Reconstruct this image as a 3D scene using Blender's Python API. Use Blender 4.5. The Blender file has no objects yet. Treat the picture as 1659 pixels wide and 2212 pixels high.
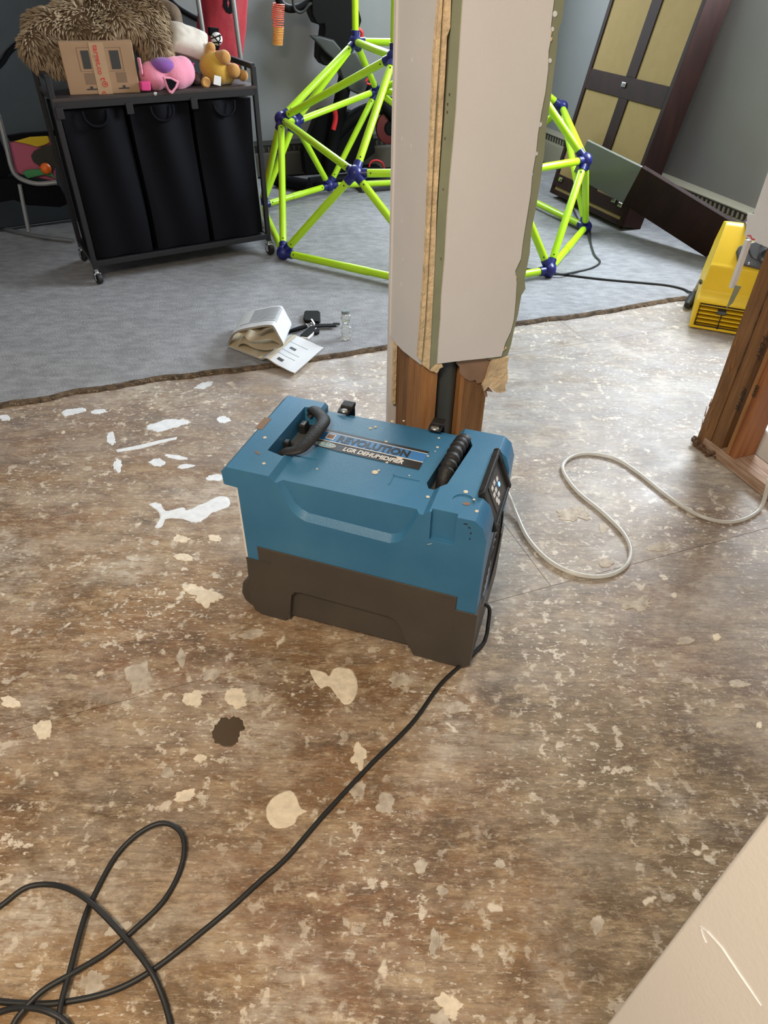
import bpy, bmesh, math, random
import numpy as np
from mathutils import Vector, Matrix, Quaternion, noise
random.seed(7); rng = np.random.default_rng(7)
sc = bpy.context.scene
COL = sc.collection
PI = math.pi

# ------------------------------------------------------------------ camera
CH = 1.30                                   # camera height, metres
IW, IH, FPX = 1659.0, 2212.0, 1480.0
_dn = Vector((795-829.5, 2890-1106.0, FPX)).normalized()      # world down in lens axes (x right, y down, z ahead)
_fw = (Vector((0, 0, 1)) - _dn*_dn.z).normalized()
_rt = _dn.cross(_fw)
cam = bpy.data.cameras.new('camera'); camo = bpy.data.objects.new('camera', cam); COL.objects.link(camo)
cx = Vector((_rt.x, _fw.x, -_dn.x)); cy = -Vector((_rt.y, _fw.y, -_dn.y)); cz = -Vector((_rt.z, _fw.z, -_dn.z))
mw = Matrix((cx, cy, cz)).transposed().to_4x4(); mw.translation = (0, 0, CH)
camo.matrix_world = mw
cam.sensor_fit = 'VERTICAL'; cam.sensor_height = 36.0; cam.lens = FPX/IH*36.0
cam.clip_start = 0.02
sc.camera = camo

# ------------------------------------------------------------------ world, lights, exposure
vs = sc.view_settings
sc.display_settings.display_device = 'sRGB'
vs.view_transform = 'Standard'; vs.look = 'None'; vs.gamma = 1.0; vs.exposure = 0.0; vs.use_curve_mapping = False
w = bpy.data.worlds.new('world'); sc.world = w; w.use_nodes = True
bg = w.node_tree.nodes['Background']; bg.inputs[0].default_value = (0.98, 0.92, 0.88, 1); bg.inputs[1].default_value = 0.76

GA = math.radians(20.5)                      # direction of the house grid
EX = Vector((math.cos(GA), math.sin(GA), 0)); EY = Vector((-math.sin(GA), math.cos(GA), 0)); EZ = Vector((0, 0, 1))
def area(name, loc, aim, sx, sy, power, col, spread=PI):
    l = bpy.data.lights.new(name, 'AREA'); l.shape = 'RECTANGLE'; l.size = sx; l.size_y = sy
    l.energy = power; l.color = col; l.spread = spread
    o = bpy.data.objects.new(name, l); COL.objects.link(o); o.location = loc
    o.rotation_euler = (Vector(aim)-Vector(loc)).to_track_quat('-Z', 'Y').to_euler()
    return o
BW0 = Vector((-0.864, 5.234, 0)) + EY*0.06    # a point at the foot of the far wall
UR = 3.20                                    # right wall, in grid metres
WU0, WU1, WZ0, WZ1 = 0.25, 1.25, 1.15, 2.12    # daylight window in the far wall, above the frame
wc = BW0 + EX*((WU0+WU1)/2) + EZ*((WZ0+WZ1)/2) + EY*0.09
area('window_daylight', wc, wc - EY*2 - EZ*0.9, WU1-WU0-0.06, WZ1-WZ0-0.06, 75, (0.80, 0.90, 1.0))
RV0, RV1, RZ0, RZ1 = 2.25, 3.65, 1.22, 2.20    # larger daylight window in the right wall, beside the frame
wr_ = EX*(UR+0.09) + EY*((RV0+RV1)/2) + EZ*((RZ0+RZ1)/2)
area('side_window_daylight', wr_, wr_ - EX*2 - EZ*1.1, RV1-RV0-0.06, RZ1-RZ0-0.06, 150, (0.82, 0.91, 1.0))
area('ceiling_lamp', (-0.55, -0.35, 2.36), (0.1, 0.9, 0), 0.5, 0.5, 57, (1.0, 0.82, 0.60))

# ------------------------------------------------------------------ pixel helpers (a photograph point on a real plane)
def ray(px, py):
    c = Vector((px-829.5, py-1106.0, FPX)); return Vector((c.dot(_rt), c.dot(_fw), -c.dot(_dn)))
def fp(px, py, z=0.0):
    r = ray(px, py); t = (z-CH)/r.z; return Vector((r.x*t, r.y*t, z))
def onp(px, py, P, n):
    r = ray(px, py); C = Vector((0, 0, CH)); t = (Vector(P)-C).dot(n)/r.dot(n); return C + r*t
def vpl(px, py, P, ang):
    a = math.radians(ang); return onp(px, py, Vector((P[0], P[1], 0)), Vector((-math.sin(a), math.cos(a), 0)))

# ------------------------------------------------------------------ materials
def mat(name, col, rough=0.6, metal=0.0, var=0.0, vscale=6.0, bump=0.0, bscale=80.0, spec=0.5, emit=None, estr=0.0, trans=0.0, alpha=1.0, sheen=0.0, stretch=None, col2=None):
    m = bpy.data.materials.new(name); m.use_nodes = True; nt = m.node_tree; b = nt.nodes['Principled BSDF']
    b.inputs['Base Color'].default_value = (*col, 1); b.inputs['Roughness'].default_value = rough
    b.inputs['Metallic'].default_value = metal; b.inputs['Specular IOR Level'].default_value = spec
    b.inputs['Transmission Weight'].default_value = trans; b.inputs['Alpha'].default_value = alpha
    if sheen: b.inputs['Sheen Weight'].default_value = sheen
    if emit: b.inputs['Emission Color'].default_value = (*emit, 1); b.inputs['Emission Strength'].default_value = estr
    if var or bump or col2:
        tc = nt.nodes.new('ShaderNodeTexCoord'); src = tc.outputs['Object']
        if stretch:
            mp = nt.nodes.new('ShaderNodeMapping'); mp.inputs['Scale'].default_value = stretch; nt.links.new(src, mp.inputs[0]); src = mp.outputs[0]
        if var or col2:
            n = nt.nodes.new('ShaderNodeTexNoise'); n.inputs['Scale'].default_value = vscale; n.inputs['Detail'].default_value = 6; nt.links.new(src, n.inputs['Vector'])
            r = nt.nodes.new('ShaderNodeValToRGB'); r.color_ramp.elements[0].position = 0.32; r.color_ramp.elements[1].position = 0.68
            c2 = col2 if col2 else tuple(min(1, c*(1+var)) for c in col)
            c1 = col if col2 else tuple(c*(1-var) for c in col)
            r.color_ramp.elements[0].color = (*c1, 1); r.color_ramp.elements[1].color = (*c2, 1)
            nt.links.new(n.outputs[0], r.inputs[0]); nt.links.new(r.outputs[0], b.inputs['Base Color'])
        if bump:
            n2 = nt.nodes.new('ShaderNodeTexNoise'); n2.inputs['Scale'].default_value = bscale; n2.inputs['Detail'].default_value = 4; nt.links.new(src, n2.inputs['Vector'])
            bm_ = nt.nodes.new('ShaderNodeBump'); bm_.inputs['Strength'].default_value = bump; bm_.inputs['Distance'].default_value = 0.01
            nt.links.new(n2.outputs[0], bm_.inputs['Height']); nt.links.new(bm_.outputs[0], b.inputs['Normal'])
    return m

def floor_material():
    m = bpy.data.materials.new('stained_subfloor'); m.use_nodes = True; nt = m.node_tree; N = nt.nodes; L = nt.links; b = N['Principled BSDF']
    geo = N.new('ShaderNodeNewGeometry')
    def mapping(scale, rot=0.0):
        mp = N.new('ShaderNodeMapping'); mp.inputs['Scale'].default_value = scale; mp.inputs['Rotation'].default_value = (0, 0, rot); L.new(geo.outputs['Position'], mp.inputs[0]); return mp.outputs[0]
    def nz(scale, detail, vec, rough=0.6, dist=0.0):
        n = N.new('ShaderNodeTexNoise'); n.inputs['Scale'].default_value = scale; n.inputs['Detail'].default_value = detail; n.inputs['Roughness'].default_value = rough; n.inputs['Distortion'].default_value = dist
        L.new(vec, n.inputs['Vector']); return n.outputs[0]
    def ramp(v, stops):
        r = N.new('ShaderNodeValToRGB'); e = r.color_ramp.elements
        while len(e) < len(stops): e.new(0.5)
        for i, (p, c) in enumerate(stops):
            e[i].position = p; e[i].color = (*c, 1) if isinstance(c, tuple) else (c, c, c, 1)
        L.new(v, r.inputs[0]); return r.outputs[0]
    def mix(f, a, c, mode='MIX'):
        x = N.new('ShaderNodeMix'); x.data_type = 'RGBA'; x.blend_type = mode
        L.new(f, x.inputs['Factor']) if not isinstance(f, float) else setattr(x.inputs['Factor'], 'default_value', f)
        for s, k in ((a, 6), (c, 7)):
            if isinstance(s, tuple): x.inputs[k].default_value = (*s, 1)
            else: L.new(s, x.inputs[k])
        return x.outputs[2]
    def mul(a, c):
        x = N.new('ShaderNodeMath'); x.operation = 'MULTIPLY'
        for i, s in enumerate((a, c)):
            if isinstance(s, float): x.inputs[i].default_value = s
            else: L.new(s, x.inputs[i])
        return x.outputs[0]
    p1 = mapping((1, 1, 1)); ps = mapping((0.6, 1.4, 1), 0.15)
    big = nz(2.3, 8, p1, 0.62)
    base = ramp(big, [(0.32, (0.105, 0.055, 0.024)), (0.45, (0.20, 0.112, 0.052)), (0.55, (0.275, 0.160, 0.072)), (0.70, (0.37, 0.245, 0.130))])
    # greyer, greener boards to the right of the reddish one
    sep = N.new('ShaderNodeSeparateXYZ'); L.new(geo.outputs['Position'], sep.inputs[0])
    sx = N.new('ShaderNodeMath'); sx.operation = 'MULTIPLY_ADD'; L.new(sep.outputs[1], sx.inputs[0]); sx.inputs[1].default_value = 0.16; L.new(sep.outputs[0], sx.inputs[2])
    wob = N.new('ShaderNodeMath'); wob.operation = 'MULTIPLY_ADD'; L.new(nz(5.0, 6, p1), wob.inputs[0]); wob.inputs[1].default_value = 0.16; L.new(sx.outputs[0], wob.inputs[2])
    olive = ramp(wob.outputs[0], [(0.44, 0.0), (0.50, 1.0)])
    base = mix(mul(olive, 0.62), base, ramp(nz(3.1, 8, p1, 0.65), [(0.34, (0.085, 0.066, 0.040)), (0.52, (0.185, 0.148, 0.090)), (0.70, (0.30, 0.245, 0.155))]))
    # reddish bare board and darker water marks, at the scale of a hand or larger
    redm = ramp(nz(2.1, 6, mapping((1, 1, 1), 1.0), 0.6), [(0.50, 0.0), (0.60, 0.75)])
    base = mix(redm, base, (0.200, 0.098, 0.050))
    darkm = ramp(nz(2.7, 7, mapping((1.1, 0.9, 1), 2.1), 0.62), [(0.36, 0.75), (0.46, 0.0)])
    base = mix(darkm, base, (0.105, 0.062, 0.028))
    # pale worn haze
    haze = ramp(nz(3.4, 14, ps, 0.74), [(0.47, 0.0), (0.62, 0.60)])
    base = mix(haze, base, (0.46, 0.385, 0.30))
    mott = ramp(nz(13.0, 14, ps, 0.78), [(0.50, 0.0), (0.58, 0.55)])
    base = mix(mott, base, (0.45, 0.335, 0.205))
    fine = ramp(nz(48.0, 12, mapping((0.55, 1.5, 1), 0.1), 0.8), [(0.52, 0.0), (0.60, 0.65)])
    base = mix(fine, base, (0.50, 0.39, 0.26))
    fin2 = ramp(nz(36.0, 12, mapping((0.5, 1.7, 1), 0.05), 0.8), [(0.38, 0.6), (0.47, 0.0)])
    base = mix(fin2, base, (0.115, 0.068, 0.034))
    mot2 = ramp(nz(11.0, 14, mapping((0.7, 1.5, 1), 0.1), 0.78), [(0.40, 0.6), (0.50, 0.0)])
    base = mix(mot2, base, (0.125, 0.075, 0.040))
    # dark grime
    grime = ramp(nz(6.5, 10, ps, 0.75), [(0.34, 0.7), (0.45, 0.0)])
    base = mix(grime, base, (0.075, 0.052, 0.032))
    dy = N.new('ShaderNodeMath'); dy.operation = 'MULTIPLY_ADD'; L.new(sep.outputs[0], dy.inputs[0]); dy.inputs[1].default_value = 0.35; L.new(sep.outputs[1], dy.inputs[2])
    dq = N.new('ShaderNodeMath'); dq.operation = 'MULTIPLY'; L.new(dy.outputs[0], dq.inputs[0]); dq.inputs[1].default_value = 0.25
    sheen_tint = mul(ramp(dq.outputs[0], [(0.24, 0.0), (0.62, 1.0)]), ramp(nz(7.0, 12, ps, 0.72), [(0.36, 0.25), (0.62, 0.85)]))  # window sheen put into the colour: greyer toward the far right
    base = mix(sheen_tint, base, (0.36, 0.335, 0.325))
    swath = mul(ramp(nz(3.2, 5, mapping((1, 1, 1), 0.6), 0.58), [(0.53, 0.0), (0.66, 0.8)]), ramp(nz(34.0, 12, ps, 0.75), [(0.40, 0.0), (0.56, 1.0)]))
    base = mix(swath, base, (0.54, 0.475, 0.39))
    # dried plaster: small splashes where the cover is high
    cover = ramp(nz(3.0, 4, p1), [(0.40, 0.15), (0.62, 1.0)])
    spl = ramp(nz(30.0, 6, p1, 0.62), [(0.575, 0.0), (0.62, 1.0)])
    base = mix(mul(spl, cover), base, (0.66, 0.58, 0.47))
    spl2 = ramp(nz(95.0, 3, ps, 0.55), [(0.60, 0.0), (0.66, 0.9)])
    base = mix(mul(spl2, cover), base, (0.74, 0.67, 0.57))
    v = N.new('ShaderNodeTexVoronoi'); v.inputs['Scale'].default_value = 15.0; v.inputs['Randomness'].default_value = 1.0
    wv = N.new('ShaderNodeVectorMath'); wv.operation = 'ADD'; L.new(p1, wv.inputs[0])
    nn = N.new('ShaderNodeTexNoise'); nn.inputs['Scale'].default_value = 26; L.new(p1, nn.inputs['Vector'])
    sv = N.new('ShaderNodeVectorMath'); sv.operation = 'SCALE'; sv.inputs['Scale'].default_value = 0.075; L.new(nn.outputs['Color'], sv.inputs[0]); L.new(sv.outputs[0], wv.inputs[1])
    L.new(wv.outputs[0], v.inputs['Vector'])
    dots = ramp(v.outputs['Distance'], [(0.10, 1.0), (0.17, 0.0)])
    cs = N.new('ShaderNodeSeparateColor'); L.new(v.outputs['Color'], cs.inputs[0])
    pick = ramp(cs.outputs[0], [(0.66, 0.0), (0.70, 1.0)])
    base = mix(mul(mul(dots, pick), 0.85), base, (0.72, 0.63, 0.50))
    # thin grain and scratches along the boards
    gr = nz(60.0, 6, mapping((0.18, 3.0, 1), -GA), 0.7)
    base = mix(ramp(gr, [(0.35, 0.32), (0.5, 0.0)]), base, (0.06, 0.042, 0.028))
    base = mix(ramp(nz(140.0, 4, mapping((0.35, 2.0, 1), -0.1), 0.7), [(0.56, 0.0), (0.72, 0.45)]), base, (0.62, 0.54, 0.43))
    L.new(base, b.inputs['Base Color'])
    rg = ramp(nz(5.0, 8, p1, 0.7), [(0.3, 0.40), (0.7, 0.62)]); L.new(rg, b.inputs['Roughness'])
    b.inputs['Specular IOR Level'].default_value = 0.5
    bp = N.new('ShaderNodeBump'); bp.inputs['Strength'].default_value = 0.25; bp.inputs['Distance'].default_value = 0.004
    L.new(nz(34.0, 10, p1, 0.7), bp.inputs['Height']); L.new(bp.outputs[0], b.inputs['Normal'])
    return m

M = {}
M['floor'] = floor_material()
M['plaster'] = mat('dried_plaster', (0.70, 0.60, 0.46), 0.75, var=0.12, vscale=60, bump=0.2, bscale=120)
M['plaster_worn'] = mat('worn_plaster', (0.33, 0.27, 0.205), 0.75, vscale=45, col2=(0.56, 0.49, 0.40), bump=0.2, bscale=120)
M['whitepaint'] = mat('dried_white_paint', (0.72, 0.74, 0.76), 0.6, var=0.08, vscale=50)
M['oilstain'] = mat('wet_stain', (0.075, 0.045, 0.02), 0.4)
M['carpet'] = mat('grey_carpet', (0.265, 0.265, 0.275), 0.95, vscale=30, col2=(0.37, 0.37, 0.385), bump=0.8, bscale=230, stretch=(.6, 1.2, 1), spec=0.2)
M['backing'] = mat('carpet_backing', (0.10, 0.07, 0.045), 0.95, var=0.5, vscale=40, spec=0.2)
M['wall'] = mat('grey_blue_wall', (0.275, 0.28, 0.29), 0.7, var=0.03, vscale=3, bump=0.08, bscale=150, spec=0.3)
M['ceil'] = mat('ceiling_white', (0.7, 0.7, 0.68), 0.9)
M['drywall'] = mat('painted_drywall', (0.63, 0.61, 0.605), 0.75, var=0.03, vscale=5, bump=0.05, bscale=200, spec=0.3)
M['beige'] = mat('brightened_beige_drywall', (0.66, 0.63, 0.59), 0.75, var=0.02, vscale=5, bump=0.05, bscale=200, spec=0.3)  # drywall colour raised for the near wall, where less lamp light falls
M['drywall_lit'] = mat('pale_daylit_drywall', (0.68, 0.69, 0.72), 0.75, var=0.03, vscale=8, bump=0.1, bscale=240, spec=0.3)  # pale drywall; daylight on the stub sheets is mixed into this colour
M['gypsum'] = mat('torn_gypsum', (0.62, 0.47, 0.29), 0.9, var=0.2, vscale=30, bump=0.5, bscale=90)
M['greenpaper'] = mat('green_drywall_paper', (0.235, 0.25, 0.165), 0.85, var=0.10, vscale=14)
M['brownpaper'] = mat('torn_brown_paper', (0.25, 0.155, 0.10), 0.85, var=0.15, vscale=20)
M['lumber'] = mat('old_lumber', (0.25, 0.105, 0.030), 0.7, vscale=9, col2=(0.38, 0.18, 0.060), bump=0.3, bscale=40, stretch=(8, 8, 0.7))
M['lumber_dark'] = mat('dark_old_lumber', (0.15, 0.068, 0.022), 0.75, vscale=9, col2=(0.26, 0.130, 0.048), bump=0.5, bscale=40, stretch=(8, 8, 0.7))
M['lumber_red'] = mat('reddish_lumber', (0.23, 0.075, 0.022), 0.7, vscale=7, col2=(0.36, 0.145, 0.050), bump=0.3, bscale=40, stretch=(8, 8, 0.7))
M['plate'] = mat('bottom_plate_wood', (0.30, 0.17, 0.10), 0.75, vscale=10, col2=(0.50, 0.36, 0.27), bump=0.3, bscale=60, stretch=(1, 9, 9))
M['rot'] = mat('rotten_wood', (0.06, 0.035, 0.02), 0.95, vscale=30, col2=(0.16, 0.09, 0.05), bump=0.8, bscale=50)
M['pipe'] = mat('dark_pipe', (0.045, 0.048, 0.042), 0.45)
M['ink'] = mat('black_ink', (0.02, 0.018, 0.016), 0.7)
M['black'] = mat('black_plastic', (0.012, 0.012, 0.013), 0.45)
M['keyblack'] = mat('key_black', (0.006, 0.006, 0.006), 0.7, spec=0.15)
M['rubber'] = mat('black_rubber', (0.011, 0.010, 0.010), 0.6, var=0.3, vscale=60, bump=0.15, bscale=150)
M['cord'] = mat('black_cord', (0.012, 0.012, 0.012), 0.5)
M['blue'] = mat('blue_polyethylene', (0.026, 0.145, 0.285), 0.42, vscale=5, col2=(0.050, 0.190, 0.330), bump=0.06, bscale=260)
M['brown'] = mat('grey_brown_polyethylene', (0.056, 0.047, 0.038), 0.55, vscale=8, col2=(0.070, 0.059, 0.048), bump=0.06, bscale=240)
M['steel'] = mat('steel', (0.55, 0.54, 0.52), 0.3, 1.0)
M['label_black'] = mat('label_black', (0.02, 0.02, 0.022), 0.35)
M['label_blue'] = mat('label_blue', (0.045, 0.20, 0.48), 0.35)
M['label_white'] = mat('label_white', (0.75, 0.74, 0.72), 0.5)
M['label_rust'] = mat('label_rust', (0.22, 0.11, 0.06), 0.6)
M['logo_blue'] = mat('logo_blue', (0.16, 0.36, 0.46), 0.45)
M['led'] = mat('blue_led', (0.1, 0.2, 0.9), 0.3, emit=(0.15, 0.4, 1.0), estr=3.0)
M['screen'] = mat('panel_face', (0.05, 0.05, 0.048), 0.4)
M['hose'] = mat('clear_vinyl', (0.80, 0.78, 0.72), 0.25, trans=0.55, spec=0.5)
M['lime'] = mat('lime_tube', (0.44, 0.72, 0.015), 0.28, var=0.06, vscale=8)
M['navy'] = mat('navy_hub', (0.010, 0.014, 0.13), 0.35)
M['yellow'] = mat('yellow_polyethylene', (0.80, 0.53, 0.010), 0.42, var=0.05, vscale=9)
M['greyplastic'] = mat('dark_grey_plastic', (0.07, 0.072, 0.075), 0.5)
M['frame_black'] = mat('black_painted_steel', (0.010, 0.010, 0.012), 0.45)
M['fabric_black'] = mat('black_fabric', (0.003, 0.003, 0.005), 0.8, spec=0.12, bump=0.1, bscale=300)
M['shelf'] = mat('dark_laminate', (0.035, 0.025, 0.022), 0.5, var=0.2, vscale=20, stretch=(1, 8, 8))
M['chrome'] = mat('chrome', (0.75, 0.75, 0.76), 0.15, 1.0)
M['cardboard'] = mat('cardboard', (0.36, 0.225, 0.13), 0.8, var=0.05, vscale=10)
M['tape'] = mat('packing_tape', (0.44, 0.29, 0.17), 0.4, var=0.05, vscale=12)
M['redprint'] = mat('red_print', (0.55, 0.05, 0.04), 0.6)
M['greyprint'] = mat('grey_print', (0.035, 0.035, 0.033), 0.6)
M['fadedprint'] = mat('faded_print', (0.21, 0.13, 0.08), 0.7)
M['shag'] = mat('brown_shag', (0.24, 0.17, 0.105), 0.9, vscale=12, col2=(0.40, 0.30, 0.195), spec=0.2)
M['shag_dark'] = mat('brown_shag_root', (0.13, 0.085, 0.05), 0.95, spec=0.1)
M['satin'] = mat('ivory_satin', (0.60, 0.54, 0.47), 0.35, var=0.05, vscale=7, bump=0.25, bscale=14)
M['pinkplush'] = mat('pink_plush', (0.75, 0.27, 0.38), 0.9, sheen=0.3, bump=0.3, bscale=200)
M['purple'] = mat('purple_plush', (0.20, 0.065, 0.30), 0.9, sheen=0.3)
M['hotpink'] = mat('hot_pink_plush', (0.62, 0.05, 0.20), 0.85)
M['yellowplush'] = mat('mustard_plush', (0.52, 0.30, 0.035), 0.9, sheen=0.3, bump=0.3, bscale=200)
M['tanplush'] = mat('tan_plush', (0.48, 0.24, 0.06), 0.9, sheen=0.3, bump=0.3, bscale=200)
M['creamplush'] = mat('cream_plush', (0.60, 0.50, 0.32), 0.9)
M['redcloth'] = mat('red_nylon', (0.33, 0.012, 0.025), 0.65, var=0.12, vscale=12, bump=0.3, bscale=18)
M['pole'] = mat('grey_pole', (0.32, 0.33, 0.33), 0.35, 0.6)
M['darkgrey'] = mat('dark_grey_fabric', (0.030, 0.036, 0.040), 0.8, var=0.2, vscale=5)
M['darkpattern'] = mat('dark_patterned_cloth', (0.012, 0.010, 0.010), 0.8, vscale=40, col2=(0.10, 0.055, 0.045))
M['slinky_red'] = mat('coral_plastic', (0.85, 0.17, 0.10), 0.4, emit=None)
M['slinky_orange'] = mat('amber_plastic', (0.85, 0.38, 0.08), 0.4)
M['redplastic'] = mat('red_plastic', (0.65, 0.02, 0.03), 0.4)
M['darkred'] = mat('dark_red_metal', (0.11, 0.008, 0.010), 0.4)
M['bikeblack'] = mat('bike_black', (0.004, 0.004, 0.005), 0.6, spec=0.12)
M['bikegrey'] = mat('bike_grey', (0.035, 0.036, 0.040), 0.45)
M['walnut'] = mat('dark_walnut', (0.014, 0.006, 0.005), 0.65, spec=0.18, vscale=5, col2=(0.026, 0.010, 0.007), stretch=(6, 1, 1))
M['tan_panel'] = mat('tan_hardboard', (0.27, 0.19, 0.080), 0.8, spec=0.2, var=0.04, vscale=20)
M['heater'] = mat('heater_enamel', (0.30, 0.28, 0.21), 0.5)
M['heater_brown'] = mat('brown_heater_enamel', (0.085, 0.072, 0.055), 0.6)
M['heater_dark'] = mat('heater_slot_shade', (0.03, 0.028, 0.024), 0.7)
M['glassgrey'] = mat('smoked_panel', (0.16, 0.165, 0.145), 0.22, spec=0.6)
M['paper'] = mat('paper', (0.60, 0.61, 0.63), 0.7)
M['paper_warm'] = mat('paper_edges', (0.55, 0.47, 0.34), 0.8)
M['print'] = mat('grey_text_print', (0.20, 0.23, 0.26), 0.7)
M['clear'] = mat('clear_plastic', (0.93, 0.96, 0.96), 0.08, trans=0.85, spec=0.6)
M['cap'] = mat('teal_grey_cap', (0.16, 0.20, 0.20), 0.35)
M['redgum'] = mat('red_bit', (0.6, 0.02, 0.05), 0.5)
M['white_enamel'] = mat('white_enamel', (0.78, 0.77, 0.76), 0.3)
M['cloth_pink'] = mat('pink_cloth', (0.42, 0.10, 0.17), 0.85)
M['cloth_yellow'] = mat('yellow_cloth', (0.55, 0.40, 0.02), 0.85)
M['cloth_green'] = mat('green_cloth', (0.05, 0.24, 0.09), 0.85)
M['cloth_charcoal'] = mat('charcoal_cloth', (0.035, 0.035, 0.03), 0.9)
M['orange'] = mat('orange_plastic', (0.75, 0.14, 0.01), 0.4)
M['whiteblack'] = mat('white_toy', (0.72, 0.72, 0.70), 0.5)

# ------------------------------------------------------------------ mesh building
class MB:
    def __init__(s): s.v = []; s.f = []
    def add(s, vs, fs):
        o = len(s.v); s.v += [Vector(v) for v in vs]; s.f += [tuple(i+o for i in f) for f in fs]; return s
    def box(s, a, b, O=None, X=Vector((1, 0, 0)), Y=Vector((0, 1, 0)), Z=Vector((0, 0, 1))):
        O = Vector(O) if O is not None else Vector()
        vs = [O + X*x + Y*y + Z*z for z in (a[2], b[2]) for y in (a[1], b[1]) for x in (a[0], b[0])]
        return s.add(vs, [(0, 2, 3, 1), (4, 5, 7, 6), (0, 1, 5, 4), (2, 6, 7, 3), (1, 3, 7, 5), (0, 4, 6, 2)])
    def prism(s, pts, O, X, Y, N, depth):
        """outline pts (x,y) in plane O,X,Y, extruded along N by depth"""
        n = len(pts); ar = sum(pts[i][0]*pts[(i+1) % n][1]-pts[(i+1) % n][0]*pts[i][1] for i in range(n))
        flip = (ar < 0) != (X.cross(Y).dot(N)*depth < 0)
        A = [Vector(O)+X*p[0]+Y*p[1] for p in pts]; B = [a+N*depth for a in A]
        fs = [tuple(range(n))[::-1], tuple(range(n, 2*n))] + [(i, (i+1) % n, n+(i+1) % n, n+i) for i in range(n)]
        if flip: fs = [f[::-1] for f in fs]
        return s.add(A+B, fs)
    def cyl(s, p, q, r, n=16, r2=None, cap=True):
        return s.tube([p, q], [r, r if r2 is None else r2], n, cap)
    def tube(s, path, r, n=10, cap=True):
        P = [Vector(p) for p in path]; m = len(P); rs = r if isinstance(r, (list, tuple)) else [r]*m
        T = [(P[min(i+1, m-1)]-P[max(i-1, 0)]).normalized() for i in range(m)]
        u = T[0].orthogonal().normalized(); vs = []
        for i in range(m):
            if i: u = (T[i-1].rotation_difference(T[i]) @ u); u = (u-T[i]*u.dot(T[i])).normalized()
            w_ = T[i].cross(u)
            for k in range(n):
                a = 2*PI*k/n; vs.append(P[i] + (u*math.cos(a)+w_*math.sin(a))*rs[i])
        fs = [(i*n+k, i*n+(k+1) % n, (i+1)*n+(k+1) % n, (i+1)*n+k) for i in range(m-1) for k in range(n)]
        if cap: fs += [tuple(range(n))[::-1], tuple((m-1)*n+k for k in range(n))]
        return s.add(vs, fs)
    def ell(s, c, r, rot=None, nu=20, nv=12):
        c = Vector(c); r = (r, r, r) if isinstance(r, (int, float)) else r; R = rot if rot else Matrix.Identity(3); vs = [c+R@Vector((0, 0, r[2]))]
        for j in range(1, nv):
            t = PI*j/nv
            for i in range(nu):
                a = 2*PI*i/nu; vs.append(c + R@Vector((r[0]*math.sin(t)*math.cos(a), r[1]*math.sin(t)*math.sin(a), r[2]*math.cos(t))))
        vs.append(c-R@Vector((0, 0, r[2]))); L_ = len(vs)-1
        fs = [(0, 1+i, 1+(i+1) % nu) for i in range(nu)]
        for j in range(nv-2):
            fs += [(1+j*nu+i, 1+(j+1)*nu+i, 1+(j+1)*nu+(i+1) % nu, 1+j*nu+(i+1) % nu) for i in range(nu)]
        fs += [(L_, 1+(nv-2)*nu+(i+1) % nu, 1+(nv-2)*nu+i) for i in range(nu)]
        return s.add(vs, fs)
    def lathe(s, prof, O, A, n=24):
        """prof: (radius, along A)"""
        A = Vector(A).normalized(); u = A.orthogonal().normalized(); w_ = A.cross(u); O = Vector(O); vs = []
        for r, h in prof:
            for k in range(n):
                a = 2*PI*k/n; vs.append(O+A*h+(u*math.cos(a)+w_*math.sin(a))*r)
        m = len(prof)
        fs = [(i*n+k, i*n+(k+1) % n, (i+1)*n+(k+1) % n, (i+1)*n+k) for i in range(m-1) for k in range(n)]
        fs += [tuple(range(n))[::-1], tuple((m-1)*n+k for k in range(n))]
        return s.add(vs, fs)
    def grid(s, P, thick=None, N=None):
        """P[i][j] points; optional thickness along -N"""
        a, b = len(P), len(P[0]); vs = [Vector(p) for r_ in P for p in r_]
        fs = [(i*b+j, i*b+j+1, (i+1)*b+j+1, (i+1)*b+j) for i in range(a-1) for j in range(b-1)]
        if thick is None: return s.add(vs, fs)
        n = len(vs); vs += [v-N*thick for v in vs]
        fs += [tuple(n+k for k in f)[::-1] for f in fs]
        edge = [j for j in range(b)]+[i*b+b-1 for i in range(1, a)]+[(a-1)*b+j for j in range(b-2, -1, -1)]+[i*b for i in range(a-2, 0, -1)]
        for k in range(len(edge)):
            p, q = edge[k], edge[(k+1) % len(edge)]; fs.append((q, p, p+n, q+n))
        return s.add(vs, fs)

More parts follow.
